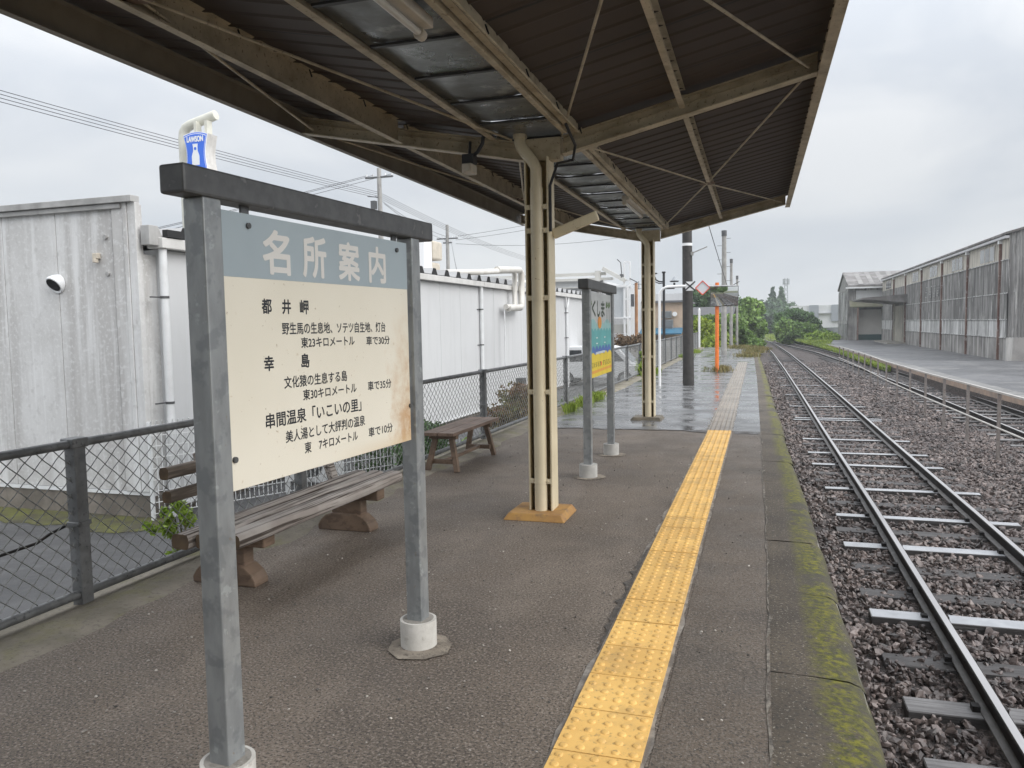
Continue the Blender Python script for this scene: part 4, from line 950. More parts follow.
# loose cable tied to the near post
t = MB().tube([(-3.62, 1.6, .40), (-3.6, 2.2, .345), (-3.58, 2.6, .35), (-3.56, 3.0, .37), (-3.555, 3.08, .40), (-3.56, 3.2, .42)], .008, 8).build('cable', railside); tag(t, 'thin dark cable tied round the nearest fence post', 'cable')

# ================================================================= PLATFORM FURNITURE FARTHER ALONG
t = thing('barrier_pipe', 'white bent pipe marker with small black cross plate near the tarred pole', 'marker', (-2.33, 17.95, 0))
MB().tube([(-2.33, 17.95, 0), (-2.33, 17.95, 2.02), (-2.31, 17.95, 2.13), (-2.25, 17.95, 2.21), (-2.15, 17.95, 2.245), (-1.74, 17.95, 2.25)], .03, 12).build('pipe', whitem, t)
MB().box((-1.755, 17.935, 2.145), (-1.555, 17.945, 2.345)).build('plate', whitem, t)
xb = MB()
for s in (1, -1): xb.bar((-1.655 - .115, 17.93 - .002 * s, 2.245 - .10 * s), (-1.655 + .115, 17.93 - .002 * s, 2.245 + .10 * s), .006, .028, up=(0, 0, 1))
xb.build('cross', blackm, t)
t = thing('tarred_pole', 'thick black tarred wooden pole standing on the wet platform', 'pole', (-1.72, 18.25, 0))
MB().tube([(-1.72, 18.25, 0), (-1.745, 18.25, 3.3), (-1.76, 18.25, 6.2)], [.128, .108, .09], 18).build('shaft', darkpole, t)
MB().tube([(-1.745, 18.25, 3.16), (-1.745, 18.25, 3.22)], .115, 18).build('band', whitem, t)
MB().bar((-1.66, 18.2, 2.98), (-1.30, 18.2, 3.12), .03, .02).box((-1.66, 18.16, 2.94), (-1.60, 18.22, 3.02)).build('arm', polecon, t)
t = thing('track_mirror', 'rectangular track mirror on an orange post with white frame', 'mirror', (-1.39, 23.3, 0))
MB().tube([(-1.39, 23.3, 0), (-1.39, 23.3, 2.56)], .055, 12).build('post', orange, t)
ma = R(4); mzc = 2.165
def mp_(u, n, v):  # mirror plane, tipped a little down and towards the track
    c = Vector((-1.185, 23.2, mzc)); ux = Vector((math.cos(R(8)), math.sin(R(8)), 0)); nn = Vector((math.sin(R(8)) * math.cos(R(5)), -math.cos(R(8)) * math.cos(R(5)), -math.sin(R(5)))); uz = nn.cross(ux) * -1
    if uz.z < 0: uz = -uz
    return tuple(c + ux * u + nn * n + uz * v)
def mbox(mb, u0, u1, n0, n1, v0, v1):
    vs = [mp_(a, b_, c) for c in (v0, v1) for a, b_ in ((u0, n0), (u1, n0), (u1, n1), (u0, n1))]
    mb.add(vs, [(0, 3, 2, 1), (4, 5, 6, 7), (0, 1, 5, 4), (1, 2, 6, 5), (2, 3, 7, 6), (3, 0, 4, 7)]); return mb
fr = MB(); mbox(fr, -.39, .39, -.03, .0, -.285, .285); fr.build('frame', galvdark, t)
k = 10; mm = MB(); vs = []
for j in range(k + 1):
    for i in range(k + 1):
        u, v = -.375 + .75 * i / k, -.27 + .54 * j / k; vs.append(mp_(u, .004 + .035 * (1 - (u / .375) ** 2 * .6 - (v / .27) ** 2 * .4), v))
mm.add(vs, [(j * (k + 1) + i, j * (k + 1) + i + 1, (j + 1) * (k + 1) + i + 1, (j + 1) * (k + 1) + i) for j in range(k) for i in range(k)], 0, True); mm.build('glass', mirrorm, t)
MB().bar((-2.0, 23.24, 2.47), (-.80, 23.24, 2.47), .02, .02).build('arm', whitem, t)
d = MB(); cxd, czd = -1.785, 2.42
for a in range(4):
    p = [(0, .2), (.2, 0), (0, -.2), (-.2, 0)]; p0, p1 = p[a], p[(a + 1) % 4]
    d.bar((cxd + p0[0], 23.2, czd + p0[1]), (cxd + p1[0], 23.2, czd + p1[1]), .022, .026, up=(0, 1, 0))
d.build('diamond_frame', redm, t)
MB().prism([(cxd, czd + .185), (cxd + .185, czd), (cxd, czd - .185), (cxd - .185, czd)], 'y', 23.205, 23.21).build('diamond_plate', mat('diamond_plate', (.62, .64, .66), rough=.5), t)
cp = None
for i, (x, y, top, r, lb) in enumerate(((-1.815, 35.3, 5.33, .118, 'tallest grey concrete pole just behind the track mirror'), (-2.0, 46.6, 4.97, .09, 'middle grey concrete pole past the platform end'), (-1.98, 55.0, 4.48, .085, 'thinnest and farthest grey concrete pole in front of the trees'))):
    t = thing('concrete_pole', lb, 'pole', (x, y, -.5), 'concrete poles beside the line')
    MB().tube([(x, y, -1), (x, y, top)], [r * 1.12, r * .78], 14).build('shaft', polecon, t)
    MB().tube([(x, y, top - .22), (x, y, top + .02)], r * .95, 10).build('cap_band', galvdark, t)
    if i == 0:
        st = MB()
        for j in range(9): st.bar((x + (-.28 if j % 2 else .1), y - .1, 2.6 + j * .3), (x + (-.1 if j % 2 else .28), y - .1, 2.6 + j * .3), .015, .015)
        st.build('step_bolts', galvdark, t); MB().bar((x + .1, y - .15, 2.85), (x + .65, y - .15, 3.15), .04, .03).build('arm', galvdark, t)
t = thing('street_lamp', 'dark ornamental street lamp with curled arm and lantern beyond the fence', 'street lamp', (-3.73, 30, -.9))
MB().tube([(-3.73, 30, -.9), (-3.73, 30, 3.32)], [.06, .045], 10).tube([(-3.73, 30, 3.3), (-3.73, 30, 3.36)], .07, 10).build('post', blackm, t)
MB().tube([(-3.73, 30, 2.98), (-3.9, 30, 2.99), (-4.02, 30, 3.06), (-4.08, 30, 3.2), (-4.06, 30, 3.30)], .028, 8).tube([(-3.73, 30, 2.93), (-3.9, 30, 2.92), (-4.08, 30, 3.0), (-4.16, 30, 3.2)], .018, 8).box((-4.18, 29.9, 3.28), (-3.98, 30.1, 3.32)).build('curled_arm', blackm, t)
MB().tube([(-3.73, 30, 2.72), (-3.34, 30, 2.72), (-3.34, 30, 2.86)], .025, 8).tube([(-3.34, 30, 2.86), (-3.34, 30, 2.93)], [.05, .03], 8).tube([(-3.34, 30, 2.96), (-3.34, 30, 3.0)], [.16, .19], 6, smooth=False).build('lantern_arm', blackm, t)
MB().tube([(-3.34, 30, 3.0), (-3.34, 30, 3.16)], [.14, .02], 6, smooth=False).build('lantern', mat('lantern_glass', (.3, .32, .34), rough=.2), t)

# ================================================================= LEFT BUILDINGS
def quad_tube(pts, r, m, name, par, n=12): return MB().tube(pts, r, n).build(name, m, par)
# grey weathered shed: wall facing the camera at y = 7.8
gb = thing('weathered_shed', 'grey streaked metal clad building with white vent hood left of the sign', 'building', (-11, 8, -.9))
WX = -7.22
wall = MB(); edges = [-16.0 + .91 * i for i in range(10)] + [-7.62]
edges = sorted(set([round(v, 3) for v in [-7.70 - .905 * i for i in range(11)]]))
for a, b_ in zip(edges[:-1], edges[1:]): wall.box((a + .004, 7.80, -.55), (b_ - .004, 7.86, 3.0))
wall.box((-17, 7.84, -.56), (-7.33, 7.9, 3.0)); wall.box((-17, 7.9, -.56), (-7.33, 16.0, 2.4))
wall.build('wall', greywall, gb, .004, 1)
MB().box((-7.68, 7.775, -.55), (-7.51, 7.85, 3.02)).box((-7.505, 7.765, -.55), (-7.44, 7.85, 3.02)).box((-7.435, 7.775, -.55), (-7.315, 7.86, 3.02)).build('corner_trim', greywall, gb, .004, 1)
MB().box((-17, 7.72, 3.02), (-7.32, 7.86, 3.10)).box((-17, 7.75, 2.955), (-7.52, 7.80, 3.015)).build('coping', trimgrey, gb, .006)
MB().box((-17, 7.79, -.60), (-7.24, 7.85, -.555)).build('drip_strip', whitepipe, gb)
MB().box((-17, 7.81, -1.1), (-7.27, 16, -.60)).build('foundation', foundation, gb)
vh = MB(); c = Vector((-8.60, 7.80, 2.075))
vs = []; n = 20; m = 7
for j in range(m + 1):                                       # half-dome hood opening downward-left
    a = (math.pi * .58) * j / m
    for i in range(n):
        b_ = 2 * math.pi * i / n; vs.append(c + Vector((.11 * math.cos(b_) * math.cos(a * .35), -.005 - .15 * math.sin(a) * (0.55 + .45 * math.sin(b_)), .12 * math.sin(b_) * (math.cos(a * .5)) - .02 * math.sin(a))))
vh.add(vs, [(j * n + i, j * n + (i + 1) % n, (j + 1) * n + (i + 1) % n, (j + 1) * n + i) for j in range(m) for i in range(n)], 0, True)
vh.build('vent_hood', signwhite, gb)
dk_ = MB(); ring_ = vs[m * n:(m + 1) * n]; cen_ = sum(ring_, Vector()) / n; vs = [cen_ + (p - cen_) * .93 + Vector((-.002, -.004, -.002)) for p in ring_]
dk_.add(vs, [tuple(range(n))]); dk_.build('vent_mouth', darkgap, gb)
MB().box((-7.98, 7.74, 2.36), (-7.90, 7.80, 2.43)).box((-7.96, 7.72, 2.31), (-7.915, 7.78, 2.36)).build('outlet_box', beigeplastic, gb, .008)
bt = MB()
for x, z in ((-7.80, 2.62), (-7.79, 2.17)): bt.tube([(x, 7.80, z), (x, 7.77, z)], .028, 10)
bt.build('wall_cap', trimgrey, gb)
MB().prism([(7.80, 2.50), (7.95, 2.50), (8.02, 2.62), (7.95, 2.74), (7.80, 2.74)], 'x', -7.27, -7.14).build('eaves_end_box', trimgrey, gb, .006); MB().box((-7.14, 8.02, 2.61), (-7.06, 8.3, 2.70)).build('eaves_gap', darkgap, gb)

# long white building along the forecourt
wbld = thing('white_long_building', 'long white panelled building with ribbed roof behind the chain link fence', 'building', (-11, 20, -.9))
segs = [8.1 + 1.25 * i for i in range(24)]; wl = MB()
for a, b_ in zip(segs[:-1], segs[1:]): wl.box((WX - .06, a + .005, -.78), (WX, min(b_, 36.8) - .005, 2.46))
wl.box((-20, 8.1, -.78), (WX - .05, 36.8, 2.47)); wl.build('wall', whitewall, wbld, .003, 1)
MB().box((-20, 8.1, -1.1), (WX - .04, 36.8, -.79)).build('foundation', foundation, wbld)
MB().box((WX - .02, 8.0, -.80), (WX + .025, 36.8, -.765)).build('drip_strip', whitepipe, wbld)
fa = MB(); fa.box((WX - .1, 7.95, 2.47), (WX + .14, 19.5, 2.60)).box((WX - .1, 19.52, 2.47), (WX + .14, 37, 2.60)); fa.build('eaves_gutter', mat('gutter_white', (.66, .65, .63), (.58, .57, .55), scale=4, rough=.45), wbld, .01)
rf = MB(); y = 8.0; pr = []
while y < 37: pr += [(y, 2.62), (y + .26, 2.62), (y + .36, 2.76), (y + .50, 2.76), (y + .60, 2.62)]; y += .72
vs = []; n = len(pr)
for x in (WX + .10, -20):
    for yv, z in pr: vs.append((x, yv, z + (0 if x > -10 else .35)))
for yv, z in pr: vs.append((WX + .10, yv, 2.605))
rf.add(vs, [(j, j + 1, n + j + 1, n + j) for j in range(n - 1)], 0)
rf.build('ribbed_roof', roofpale, wbld, recalc=False)
y = 8.0
while y < 36.5: eg = MB(); eg.add([(WX + .103, y + .27, 2.603), (WX + .103, y + .59, 2.603), (WX + .103, y + .51, 2.75), (WX + .103, y + .35, 2.75)], [(0, 1, 2, 3)]); y += .72; eg.build('rib_opening', darkgap, wbld, recalc=False)
for yp in (8.03, 19.45): MB().tube([(WX + .06, yp, 2.47), (WX + .06, yp, -.95)], .05, 12).build('downpipe', whitepipe, wbld)
dp = MB(); dp.tube([(WX + .06, 28.7, 2.1), (WX + .06, 28.7, -.95)], .05, 12)
for s in (-.22, .22): dp.tube([(WX + .07, 28.7 + s, 2.47), (WX + .07, 28.7 + s * .8, 2.3), (WX + .06, 28.7, 2.0)], .04, 8)
dp.build('downpipe', whitepipe, wbld)
for yp in (8.03, 19.45, 28.7):
    for z in (1.87, .55) if yp < 10 else (1.88, .95): MB().box((WX, yp - .19, z - .008), (WX + .03, yp - .05, z + .008)).tube([(WX + .06, yp, z - .015), (WX + .06, yp, z + .015)], .055, 12).build('pipe_bracket', galvdark, wbld)
pp = MB(); X = WX + .22
pp.tube([(-9.3, 18.4, 2.80), (-7.6, 18.4, 2.80), (X, 18.7, 2.80), (X, 21.7, 3.02), (X, 21.85, 2.95), (X, 21.85, 2.05), (X, 21.7, 1.98), (X, 21.0, 1.97)], .075, 12)
lag = mat('lagging', (.68, .66, .62), (.6, .575, .53), scale=3, rough=.5, streak=[((.4, .33, .25), 7, .58, .74, .5)]); pp.build('lagged_pipe', lag, wbld); pp = MB(); pp.tube([(X, 20.3, 2.95), (X, 22.3, 3.07), (X, 22.5, 3.0), (X, 22.5, 2.05), (X, 22.35, 1.97), (X, 21.2, 1.94)], .10, 12)
MB().tube([(X - .05, 21.02, 1.97), (X - .05, 21.02, -.7)], .02, 6).build('drain_pipe', whitepipe, wbld)
pp.build('lagged_pipe', lag, wbld); pp = MB(); pp.tube([(-9.3, 25.3, 2.85), (X, 25.6, 2.86), (X, 25.7, 2.8), (X, 25.7, 1.85), (X, 26.2, 1.8)], .10, 12)
pp.tube([(X, 25.2, 2.9), (X, 25.2, 1.95), (X, 25.5, 1.85)], .07, 12)
pp.build('lagged_pipe', lag, wbld)
for (y0, z0, w_, h_) in ((20.55, 2.72, .62, 1.15),):
    t = thing('roof_unit', 'beige rounded unit on the roof edge right of the sightseeing sign', 'air conditioner', (-9, y0 + .3, z0))
    MB().box((-9.5, y0 - .55, z0), (-9.0, y0 - .02, z0 + h_ + .1)).build('casing', whitem, t, .02)
    MB().box((-9.45, y0, z0 + .62), (-8.95, y0 + w_, z0 + h_)).box((-9.4, y0, z0 + .25), (-9.0, y0 + w_ * .9, z0 + .55)).build('cover', beigeplastic, t, .06, 3)
    MB().box((-9.6, y0 - .6, z0 - .15), (-8.9, y0 + w_, z0)).build('base_frame', galvdark, t)
MB_ = MB(); MB_.box((-10.2, 22.0, 2.75), (-7.9, 24.8, 2.92)); t = MB_.build('roof_hatch', roofpale); tag(t, 'low flat hatch lying on the ribbed white roof', 'hatch')
MB().box((WX, 22.5, -.65), (WX + .2, 22.9, -.15)).build('meter_box', galvdark, wbld)
# little white wire enclosure with outdoor units
wf = thing('white_wire_fence', 'white wire grid fence in front of the buildings, seen under the sign', 'fence', (-6.4, 9.3, -.9))
P0 = Vector((-7.19, 7.70, 0)); P1 = Vector((-5.45, 10.85, 0)); dd = (P1 - P0); L_ = dd.length; dd.normalize()
gm = MB()
for i in range(int(L_ / .065) + 1):
    p = P0 + dd * min(i * .065, L_); gm.bar((p.x, p.y, -.80), (p.x, p.y, .30), .0085, .0085, up=(0, 1, 0)); gm.bar((p.x, p.y, .30), (p.x + .05, p.y - .03, .36), .008, .008)
for z in (-.80, -.66, -.52, -.38, -.24, -.10, .04, .17, .30): gm.bar((P0.x, P0.y, z), (P1.x, P1.y, z), .010, .010)
gm.build('wire_grid', whitewire, wf)
for i in range(3):
    p = P0 + dd * L_ * i / 2; MB().tube([(p.x - .03, p.y + .02, -.95), (p.x - .03, p.y + .02, .34)], .028, 10).build('post', whitewire, wf)
t = thing('outdoor_unit', 'white outdoor air conditioning unit behind the wire grid', 'air conditioner', (-6.1, 9.9, -.9))
MB().box((-6.9, 10.1, -.85), (-6.1, 10.42, -.25)).build('casing', whitem, t, .02); MB().tube([(-6.5, 10.1, -.55), (-6.5, 10.085, -.55)], .22, 24).build('fan_grille', galvdark, t); MB().box((-6.85, 10.12, -.9), (-6.75, 10.4, -.85)).box((-6.25, 10.12, -.9), (-6.15, 10.4, -.85)).build('foot', galvdark, t)

# convenience store pole sign (far left, above the sightseeing sign)
ps = thing('store_pole_sign', 'blue and white hourglass store sign hanging from a bent cream pole', 'sign', (-21.95, 26, -.9))
pc = mat('cream_pole', (.66, .65, .57), (.58, .57, .5), scale=3, rough=.5)
MB().tube([(-21.98, 26.1, -1), (-21.98, 26.1, 9.0), (-21.95, 26.1, 9.24), (-21.84, 26.1, 9.42), (-21.62, 26.1, 9.52), (-20.42, 26.12, 9.80)], .19, 16).build('pole', pc, ps)
SX = -20.90
def hour(k): # half outline: convex top, waisted sides
    pts = []
    for i in range(13): u = -1 + 2 * i / 12; pts.append((SX + u * .56 * k, 9.06 - .10 * u * u - (1 - k) * .72))
    for i in range(1, 13): q = i / 12; pts.append((SX + (.56 - .13 * math.sin(math.pi * q)) * k, 8.96 - (1 - k) * .72 - q * (1.55 - (1 - k) * 1.44)))
    for i in range(1, 13): u = 1 - 2 * i / 12; pts.append((SX + u * .56 * k, 7.41 - .10 * (1 - u * u) + (1 - k) * .72))
    for i in range(1, 12): q = 1 - i / 12; pts.append((SX - (.56 - .13 * math.sin(math.pi * q)) * k, 8.96 - (1 - k) * .72 - q * (1.55 - (1 - k) * 1.44)))
    return pts
bx = MB(); bx.prism(hour(1.0), 'y', 25.5, 26.05); bx.build('sign_box', signside, ps)
MB().prism(hour(1.0), 'y', 25.47, 25.499).build('face', signwhite, ps)
MB().prism(hour(.955), 'y', 25.462, 25.469).build('blue_border', bluem, ps); MB().prism(hour(.905), 'y', 25.455, 25.461).build('white_border', signwhite, ps); MB().prism(hour(.87), 'y', 25.447, 25.454).build('blue_face', bluem, ps)
text_mesh('LAWSON', 'lettering', signwhite, ps, (SX, 25.44, 0), (1, 0, 0), (0, 0, 1), -.37, .37, 8.68, 8.88, 0.0, .012, (0, -1, 0))
text_mesh('STATION', 'lettering', signwhite, ps, (SX, 25.44, 0), (1, 0, 0), (0, 0, 1), -.36, .36, 7.50, 7.66, 0.0, .012, (0, -1, 0))
can_ = [(-.10, 8.48), (-.12, 8.60), (.12, 8.60), (.10, 8.48), (.10, 8.33), (.17, 8.15), (.17, 7.80), (-.17, 7.80), (-.17, 8.15), (-.10, 8.33)]
MB().prism([(SX + u, z) for u, z in can_], 'y', 25.437, 25.446).build('milk_churn_mark', signwhite, ps)
MB().prism([(SX + .055 * math.cos(a), 8.42 + .06 * math.sin(a)) for a in np.linspace(0, 6.283, 15)[:-1]], 'y', 25.43, 25.436).build('churn_detail', bluem, ps)
for u in (-.25, .25): MB().box((SX + u - .06, 25.78, 8.95), (SX + u + .06, 26.08, 9.55)).build('hanger', pc, ps)

# utility poles and overhead wires beyond the buildings
def upole(x, y, top, label, arms):
    t = thing('utility_pole', label, 'utility pole', (x, y, -.9), 'utility poles behind the buildings')
    MB().tube([(x, y, -1), (x, y, top)], [.2, .13], 14).build('shaft', polecon, t)
    ab = MB(); ib = MB()
    for z, w_ in arms:
        ab.box((x - w_, y - .06, z - .05), (x + w_, y + .06, z + .05))
        for s in (-w_ + .08, -w_ * .45, w_ * .45, w_ - .08): ib.tube([(x + s, y, z + .05), (x + s, y, z + .22)], .045, 8)
    ab.build('crossarm', galvdark, t); ib.build('insulator', whitem, t)
    return t
t = upole(-23.2, 45, 11.4, 'taller utility pole with crossarm and transformer bracket above the sign beam', [(10.85, .95)])
MB().bar((-23.2, 44.9, 9.6), (-24.0, 44.9, 9.7), .05, .05).box((-23.75, 44.8, 8.9), (-23.45, 45.1, 9.4)).build('bracket', galvdark, t)
upole(-25.75, 62, 10.0, 'shorter utility pole standing over the white ribbed roof', [(8.85, .95), (8.5, .4)])
def wire(label, pts, r=.014, sag=.3):
    k = 14; out = []
    for a, b_ in zip(pts[:-1], pts[1:]):
        for i in range(k + 1):
            q = i / k; p = Vector(a).lerp(Vector(b_), q); p.z -= sag * 4 * q * (1 - q); out.append(p)
    return tag(MB().tube(out, r, 5, caps=False).build('overhead_wire', blackm), label, 'wire', 'overhead wires')
for i, dz in enumerate((0, .15, .30, .45)):
    wire(('lowest', 'second lowest', 'second highest', 'highest')[i] + ' of the four parallel overhead wires at upper left', [(-26.0, -8, 9.6 + dz * .9), (-23.2, 45, 9.55 + dz * .8), (-27, 90, 9.0 + dz)], .012, .35)
for i, (x, z) in enumerate(((-24.1, 11.0), (-23.6, 11.0), (-22.3, 11.0))): wire(('leftmost', 'middle', 'rightmost')[i] + ' high wire running left from the taller utility pole crossarm', [(x - 9, 30, z - 5.5), (x, 45, z)], .014, .1)
for i, (x, z) in enumerate(((-23.5, 9.7), (-22.9, 9.2))): wire(('upper', 'lower')[i] + ' wire sloping down between the two utility poles', [(x, 45, z), (-25.75, 62, 9.0 - .3 * i)], .014, .3)
for i, (z, ze, xe) in enumerate(((9.0, 12.2, -8), (8.7, 11.6, -8), (8.4, 8.6, -12))): wire(('upper', 'middle', 'lower')[i] + ' wire running right from the shorter utility pole behind the column', [(-25.0, 62, z), (xe, 66, ze)], .014, .35)
wire('thin wire stretched over the white roof left of the cream column', [(-25.4, 62, 8.6), (-9.2, 23, 2.9)], .012, .1)
for i in range(2): wire(('steep', 'steeper')[i] + ' wire dropping to the roof right of the cream column', [(-9.1 + .5 * i, 30, 5.2), (-8.0 + .5 * i, 27.5, 2.7)], .012, .05)
wire('guy wire sloping down from the tarred pole to the orange post', [(-1.9, 23.0, 5.2), (-1.5, 34.5, 2.5)], .012, .05)

# ================================================================= MIDDLE DISTANCE, LEFT
ws = thing('white_shop', 'white flat fronted building with steel frame behind the mural sign', 'building', (-10, 46, -.9))
MB().box((-16, 45.2, -.9), (-9.1, 56, 3.95)).box((-9.1, 46.2, -.9), (-7.9, 56, 3.6)).build('wall', whitewall, ws)
MB().box((-16, 44.9, 3.96), (-8.5, 45.3, 4.10)).box((-16, 45.0, 4.25), (-8.9, 45.2, 4.42)).box((-9.5, 44.8, 3.9), (-9.2, 45.1, 4.5)).bar((-9.05, 44.9, 4.62), (-7.75, 44.9, 3.88), .3, .22).box((-16, 44.95, 3.55), (-9.15, 45.2, 3.6)).build('roof_frame', mat('cream_trim', (.68, .67, .63), (.6, .58, .53), scale=.8, rough=.5), ws)
fr = MB()
for x in (-7.82, -7.5): fr.box((x - .05, 44.9, -.9), (x + .05, 45.0, 4.95))
for z in (1.75, 2.8, 3.86, 4.9): fr.box((-7.8, 44.92, z), (-7.5, 44.98, z + .08))
fr.box((-8.45, 44.85, 3.52), (-7.4, 44.9, 3.62)); fr.box((-8.45, 44.85, 1.74), (-7.4, 44.9, 1.80)); fr.build('steel_frame', whitem, ws)
MB().box((-8.42, 45.02, 1.82), (-7.85, 45.1, 3.5)).build('louvre_panel', mat('louvre', (.55, .57, .58), (.5, .52, .53), scale=1, rough=.5), ws)
MB().box((-8.45, 45.02, .9), (-7.7, 45.12, 1.4)).build('awning', mat('awning_grey', (.4, .39, .36), rough=.6), ws)
MB().tube([(-7.95, 44.85, 4.05), (-7.95, 44.85, 4.25)], .11, 10).tube([(-7.95, 44.85, 4.25), (-8.0, 44.85, 4.9), (-8.2, 44.85, 5.1)], .03, 6).build('hanging_lamp', galvdark, ws)
t = thing('wooden_pole', 'orange brown wooden pole beside the white steel frame', 'pole', (-7.15, 45, -.9))
MB().tube([(-7.15, 45, -.95), (-7.15, 45, 3.75)], .09, 10).build('shaft', mat('orange_wood', (.40, .20, .09), (.3, .15, .07), scale=3, rough=.7), t); MB().box((-7.45, 44.9, 2.4), (-7.28, 45.05, 3.1)).build('meter_box', galvdark, t); MB().bar((-7.5, 44.9, 4.0), (-7.05, 44.9, 3.75), .05, .05).build('stay', galvdark, t)
# low forecourt wall and dry bush
t = MB().box((-9.5, 38.0, -.9), (-4.3, 38.25, .34)).build('low_wall', mat('pale_block_wall', (.5, .47, .42), (.42, .39, .35), scale=2, rough=.8)); tag(t, 'low pale block wall behind the parked van', 'wall')
shrub('dry_bush', 'brown leafless bush over the low wall above the van', 'bush', (-6.1, 36, -.9), [(-6.3, 36.0, .62, .6, .5, .36), (-5.6, 36, .58, .5, .4, .42)], 2600, .06, leaf_dry, bark, trunks=[([(-6.1, 36, -.9), (-6.0, 36, .3)], .03)])
# parked van seen from behind
vn = thing('parked_van', 'small white van parked side on behind the fence beyond the mural sign', 'van', (-5.15, 30, -.9))
vw = mat('van_white', (.72, .73, .74), rough=.25); vg = mat('van_glass', (.03, .034, .038), rough=.08)
prof = [(29.2, -.62), (29.17, -.15), (29.28, .02), (29.42, .52), (29.6, .60), (31.5, .60), (31.9, .5), (32.35, -.02), (32.75, -.12), (32.85, -.35), (32.85, -.62)]
MB().prism([(y, z) for y, z in prof], 'x', -5.88, -4.42).build('body', vw, vn, .05, 3)

q = MB(); q.add([(-5.72, 29.262, .03), (-4.58, 29.262, .03), (-4.64, 29.385, .45), (-5.66, 29.385, .45)], [(0, 1, 2, 3)]); q.build('rear_window', vg, vn)
q = MB()
for xs in (-4.417, -5.883):
    for a, b_ in ((29.62, 30.5), (30.58, 31.4)): q = MB(); q.add([(xs, a, .02), (xs, b_, .02), (xs, b_ - .05, .46), (xs, a + .05, .46)], [(0, 1, 2, 3)]); q.build('side_window', vg, vn)
    q = MB(); q.add([(xs, 31.46, .02), (xs, 32.1, .02), (xs, 31.72, .44), (xs, 31.48, .46)], [(0, 1, 2, 3)]); q.build('side_window', vg, vn)
for y in (29.85, 32.1):
    for x, s in ((-4.44, 1), (-5.86, -1)):
        wv = MB().tube([(x - .09 * s, y, -.62), (x + .03 * s, y, -.62)], .28, 20).build('wheel', blackm, vn); MB().tube([(x + .031 * s, y, -.62), (x + .038 * s, y, -.62)], .17, 16).build('rim', galv, wv)
for x in (-5.8, -4.5): MB().box((x - .06, 29.14, -.32), (x + .06, 29.22, .0)).build('tail_light', redm, vn)
MB().box((-5.86, 29.08, -.62), (-4.44, 29.2, -.42)).build('bumper', mat('van_grey', (.35, .36, .37), rough=.4), vn, .03); MB().box((-5.35, 29.07, -.52), (-4.95, 29.085, -.36)).build('number_plate', whitem, vn)
q = MB(); q.add([(-5.74, 31.905, .515), (-4.56, 31.905, .515), (-4.5, 32.36, .0), (-5.8, 32.36, .0)], [(0, 1, 2, 3)]); q.build('windscreen', mat('van_windscreen', (.2, .23, .25), rough=.08), vn)  # paler than the other panes: reflection put into the glass colour
for x in (-5.72, -4.58): MB().box((x - .13, 32.80, -.36), (x + .13, 32.87, -.2)).build('headlight', glass, vn)
vn.location = (-7.2, 30.0, -.9); vn.rotation_euler.z = -math.pi / 2     # parked side on, nose to the right
t = thing('white_guard_pipe', 'white guard pipe hoop standing near the van wheel', 'barrier', (-4.3, 26.5, -.9))
MB().tube([(-4.6, 26.5, -.9), (-4.6, 26.5, -.05), (-4.55, 26.5, .0), (-4.2, 26.5, .0), (-4.15, 26.5, -.05), (-4.15, 26.5, -.9)], .04, 10).build('hoop', whitem, t); MB().tube([(-4.6, 26.5, -.45), (-4.15, 26.5, -.45)], .025, 8).build('rail', whitem, t)
# beige house with blue lower roof
hb = thing('beige_house', 'beige two storey house with grey windows and blue lower roof', 'house', (-6.6, 52, -.9))
MB().box((-9.2, 52, -.9), (-5.2, 58, 2.75)).build('wall', mat('beige_wall', (.55, .42, .32), (.48, .37, .28), scale=2, rough=.8), hb)
MB().box((-9.4, 51.7, 2.76), (-5.0, 58.3, 2.88)).build('roof', mat('dark_roof_edge', (.14, .14, .15), rough=.6), hb); MB().box((-9.2, 52.5, 2.9), (-5.2, 57, 3.35)).build('roof_parapet', whitewall, hb)
MB().box((-9.2, 51.88, .55), (-7.1, 51.98, 2.7)).build('white_bay', whitewall, hb)
for x0, x1, z0, z1 in ((-7.95, -7.3, 1.4, 2.4), (-6.6, -5.95, 1.75, 2.2), (-6.6, -5.85, .95, 1.65)):
    f_ = MB().box((x0, 51.80, z0), (x1, 51.87, z1)).build('window', galv, hb); MB().box((x0 + .06, 51.785, z0 + .06), (x1 - .06, 51.80, z1 - .06)).build('pane', glass, f_)
vs = [(-9.2, 50.6, .78), (-5.2, 50.6, .78), (-5.2, 52.0, 1.12), (-9.2, 52.0, 1.12), (-9.2, 50.6, .70), (-5.2, 50.6, .70), (-5.2, 52.0, 1.02), (-9.2, 52.0, 1.02)]
q = MB(); q.add(vs, [(0, 1, 2, 3), (7, 6, 5, 4), (0, 4, 5, 1), (1, 5, 6, 2), (3, 0, 4, 7)]); q.build('lower_roof', mat('blue_roof', (.05, .17, .27), (.04, .13, .21), scale=2, rough=.5), hb)
MB().tube([(-5.75, 51.9, 2.0), (-5.75, 51.75, 2.0)], .15, 18).build('dish', whitem, hb)
MB().tube([(-8.4, 54, 3.3), (-8.4, 54, 4.3)], .03, 6).bar((-8.8, 54, 4.1), (-8.0, 54, 4.1), .03, .03).bar((-8.6, 54, 3.8), (-8.2, 54, 3.8), .03, .03).build('aerial', galvdark, hb)
t = MB().box((-9, 47.4, -.9), (-4.9, 47.6, .38)).build('white_wall', mat('white_panel_wall', (.66, .63, .6), (.6, .57, .54), scale=3, rough=.7)); tag(t, 'white panelled garden wall in front of the beige house', 'wall')
